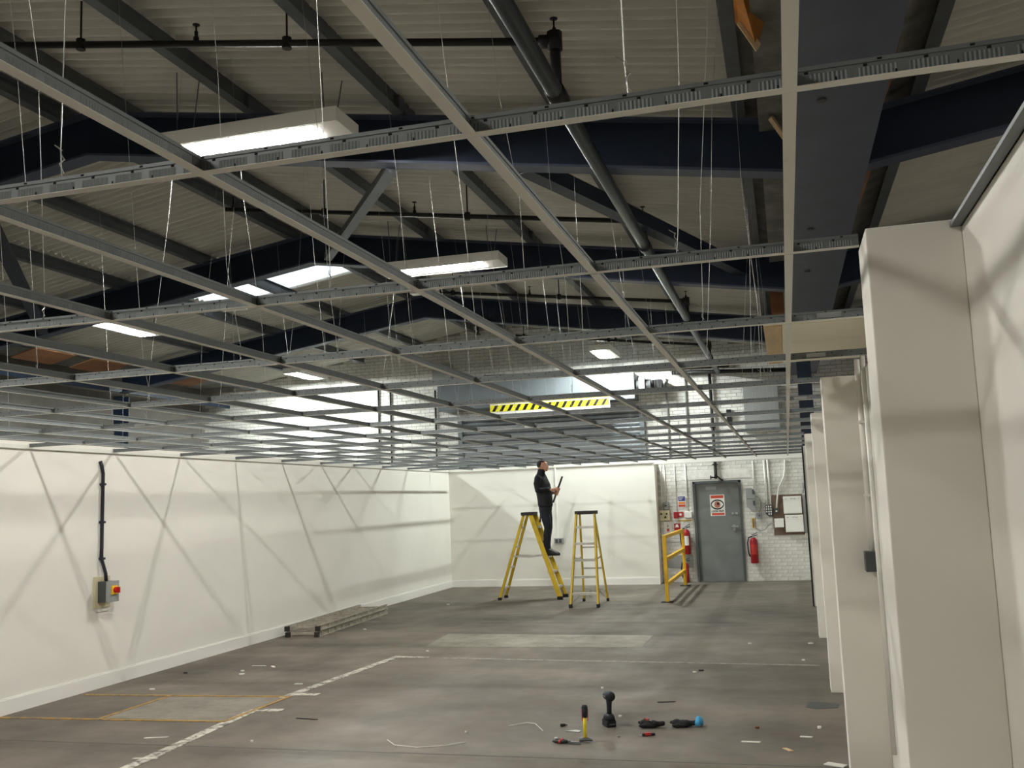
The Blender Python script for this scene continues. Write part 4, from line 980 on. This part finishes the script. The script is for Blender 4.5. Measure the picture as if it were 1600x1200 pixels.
t = thing('utility_knife', 'small red handled blade lying on top of the left glove', 'knife', (-1.18, 7.94, .053), None, -.9, True)
MB().box(-.05, .015, -.008, .008, 0, .012).build('handle', 'ply_brown', t); MB().box(-.03, .01, -.009, .009, .002, .013).build('red_inlay', 'tool_red', t)
MB().prism([(.015, -.007), (.06, .0), (.015, .007)], 'xy', .004, .007).build('blade', 'metal_plate', t)
t = thing('drill_bit_holder', 'small dark metal bit lying left of the hammer', 'bit', (-1.86, 7.9, 0), None, .4, True)
MB().tube([(-.02, 0, .012), (.01, 0, .012), (.025, 0, .012)], [.012, .012, .007], 8).build('sleeve', 'scrap_dark', t); MB().tube([(.02, 0, .012), (.036, 0, .012)], .008, 6).build('tip', 'metal_plate', t)

# ================================================================== LITTER
def scrap(x, y, lab, L=.05, wd=.02, rz=0, mt='scrap_white', th=.006, shape=0, name='plaster_scrap', cat='scrap', group='white scraps on the floor'):
    rr = random.Random(int(x * 917 + y * 131)); c_, s_ = math.cos(rz), math.sin(rz)
    if shape == 0: pts = [(-L / 2, -wd / 2 * rr.uniform(.6, 1)), (L / 2 * rr.uniform(.7, 1), -wd / 2), (L / 2, wd / 2 * rr.uniform(.5, 1)), (-L / 2 * rr.uniform(.6, 1), wd / 2)]
    else: pts = [(L / 2 * math.cos(a) * rr.uniform(.7, 1.1), wd / 2 * math.sin(a) * rr.uniform(.7, 1.1)) for a in [k * math.pi / 3.5 for k in range(7)]]
    tag(MB().prism([(x + a * c_ - b * s_, y + a * s_ + b * c_) for a, b in pts], 'xy', .001, .001 + th).build(name, mt), lab, cat, group)
SC = [(-6.76, 10.04, 'black offcut lying near the left wall skirting', .06, .04, 0, 'scrap_dark'), (-6.12, 10.2, 'small upright white chip beside the long white strip', .05, .05, .3, 'scrap_white'),
      (-6.01, 10.0, 'grey-white chip near the yellow marking corner', .07, .05, .5, 'scrap_white'), (-6.12, 10.56, 'thin white strip pointing at the left wall', .18, .015, .05, 'scrap_white'), (-5.9, 10.5, 'broad white strip slanting beside a thin one', .14, .035, -.9, 'scrap_white'),
      (-6.51, 9.08, 'pale crumbled chip close to the yellow line', .07, .05, 0, 'scrap_white'), (-5.04, 9.49, 'white sliver beside the long white floor line', .09, .03, .1, 'scrap_white'),
      (-4.14, 7.94, 'thin black strip right of the white floor line', .22, .018, -.15, 'scrap_dark'), (-5.09, 7.16, 'white sliver left of the white floor line near the bottom edge', .2, .02, .3, 'scrap_white'),
      (-4.2, 7.13, 'white dot-like chip on dark floor near the white line end', .03, .03, 0, 'scrap_white'), (-4.75, 6.55, 'thin white sliver at the bottom edge left', .2, .02, .15, 'scrap_white'), (-1.83, 9.48, 'small white block above the drill', .03, .045, .4, 'scrap_white'), (-1.46, 8.29, 'round white chip right of the drill', .03, .03, 0, 'scrap_white'),
      (-2.58, 7.61, 'tiny white chip left of the tools', .03, .02, 0, 'scrap_white'), (-1.82, 7.49, 'round white chip left of the snips', .03, .025, 0, 'scrap_white'), (-1.36, 7.6, 'tiny shiny screw between hammer and gloves', .02, .02, 0, 'metal_plate'),
      (-.38, 7.55, 'white strip lying level, right of the blue-ended glove', .14, .03, 0, 'scrap_white'), (.01, 7.75, 'short white strip nearest the right pier', .09, .03, -.05, 'scrap_white'), (-.12, 7.36, 'slanting pale stick near the right pier', .1, .03, -1.0, 'pine'),
      (.11, 8.05, 'round white chip beside the right pier', .04, .05, 0, 'scrap_white'), (.18, 7.0, 'white paper-like scrap at the bottom edge by the pier', .14, .08, -.4, 'scrap_white'), (-1.04, 10.38, 'white chip with a dark sliver on the open floor', .05, .03, 0, 'scrap_white'),
      (-.98, 10.48, 'curled dark sliver next to a white chip', .07, .02, .2, 'scrap_dark'), (-.35, 8.0, 'tiny rusty washer in front of the oil stain', .03, .03, 0, 'ply_brown'), (-6.18, 13.71, 'white chip at the side of the aluminium ladder', .06, .03, 0, 'scrap_white'),
      (-4.43, 11.68, 'white chip below the pale concrete patch', .04, .04, 0, 'scrap_white'), (-6.04, 17.04, 'white chip in the far left of the floor', .06, .04, 0, 'scrap_white'), (-.56, 12.36, 'white chip level with the third pier', .05, .04, 0, 'scrap_white'),
      (.14, 12.37, 'white chip close beside the third pier', .06, .05, 0, 'scrap_white'), (.04, 11.17, 'white chip on the faint floor line by the piers', .04, .04, 0, 'scrap_white'), (-1.15, 8.9, 'thin dark wire offcut right of the drill', .16, .012, .2, 'scrap_dark')]
for x, y, lab, L, wd, rz, mt in SC: scrap(x, y, lab, L, wd, rz, mt, .006 if L > .08 else .012, 0 if L > .08 else 1)
for pts, lab in (([(-3.12, 7.3, .006), (-3.0, 7.15, .006), (-2.8, 7.1, .006), (-2.6, 7.18, .006), (-2.48, 7.3, .006)], 'thin white cable tie curving on the floor left of the tools'), ([(-2.3, 7.85, .006), (-2.18, 7.98, .006), (-2.1, 7.95, .006), (-1.98, 7.72, .006)], 'bent thin white wire lying just left of the hammer')):
    tag(MB().tube(pts, .003, 6).build('wire_offcut', 'scrap_white'), lab, 'wire')
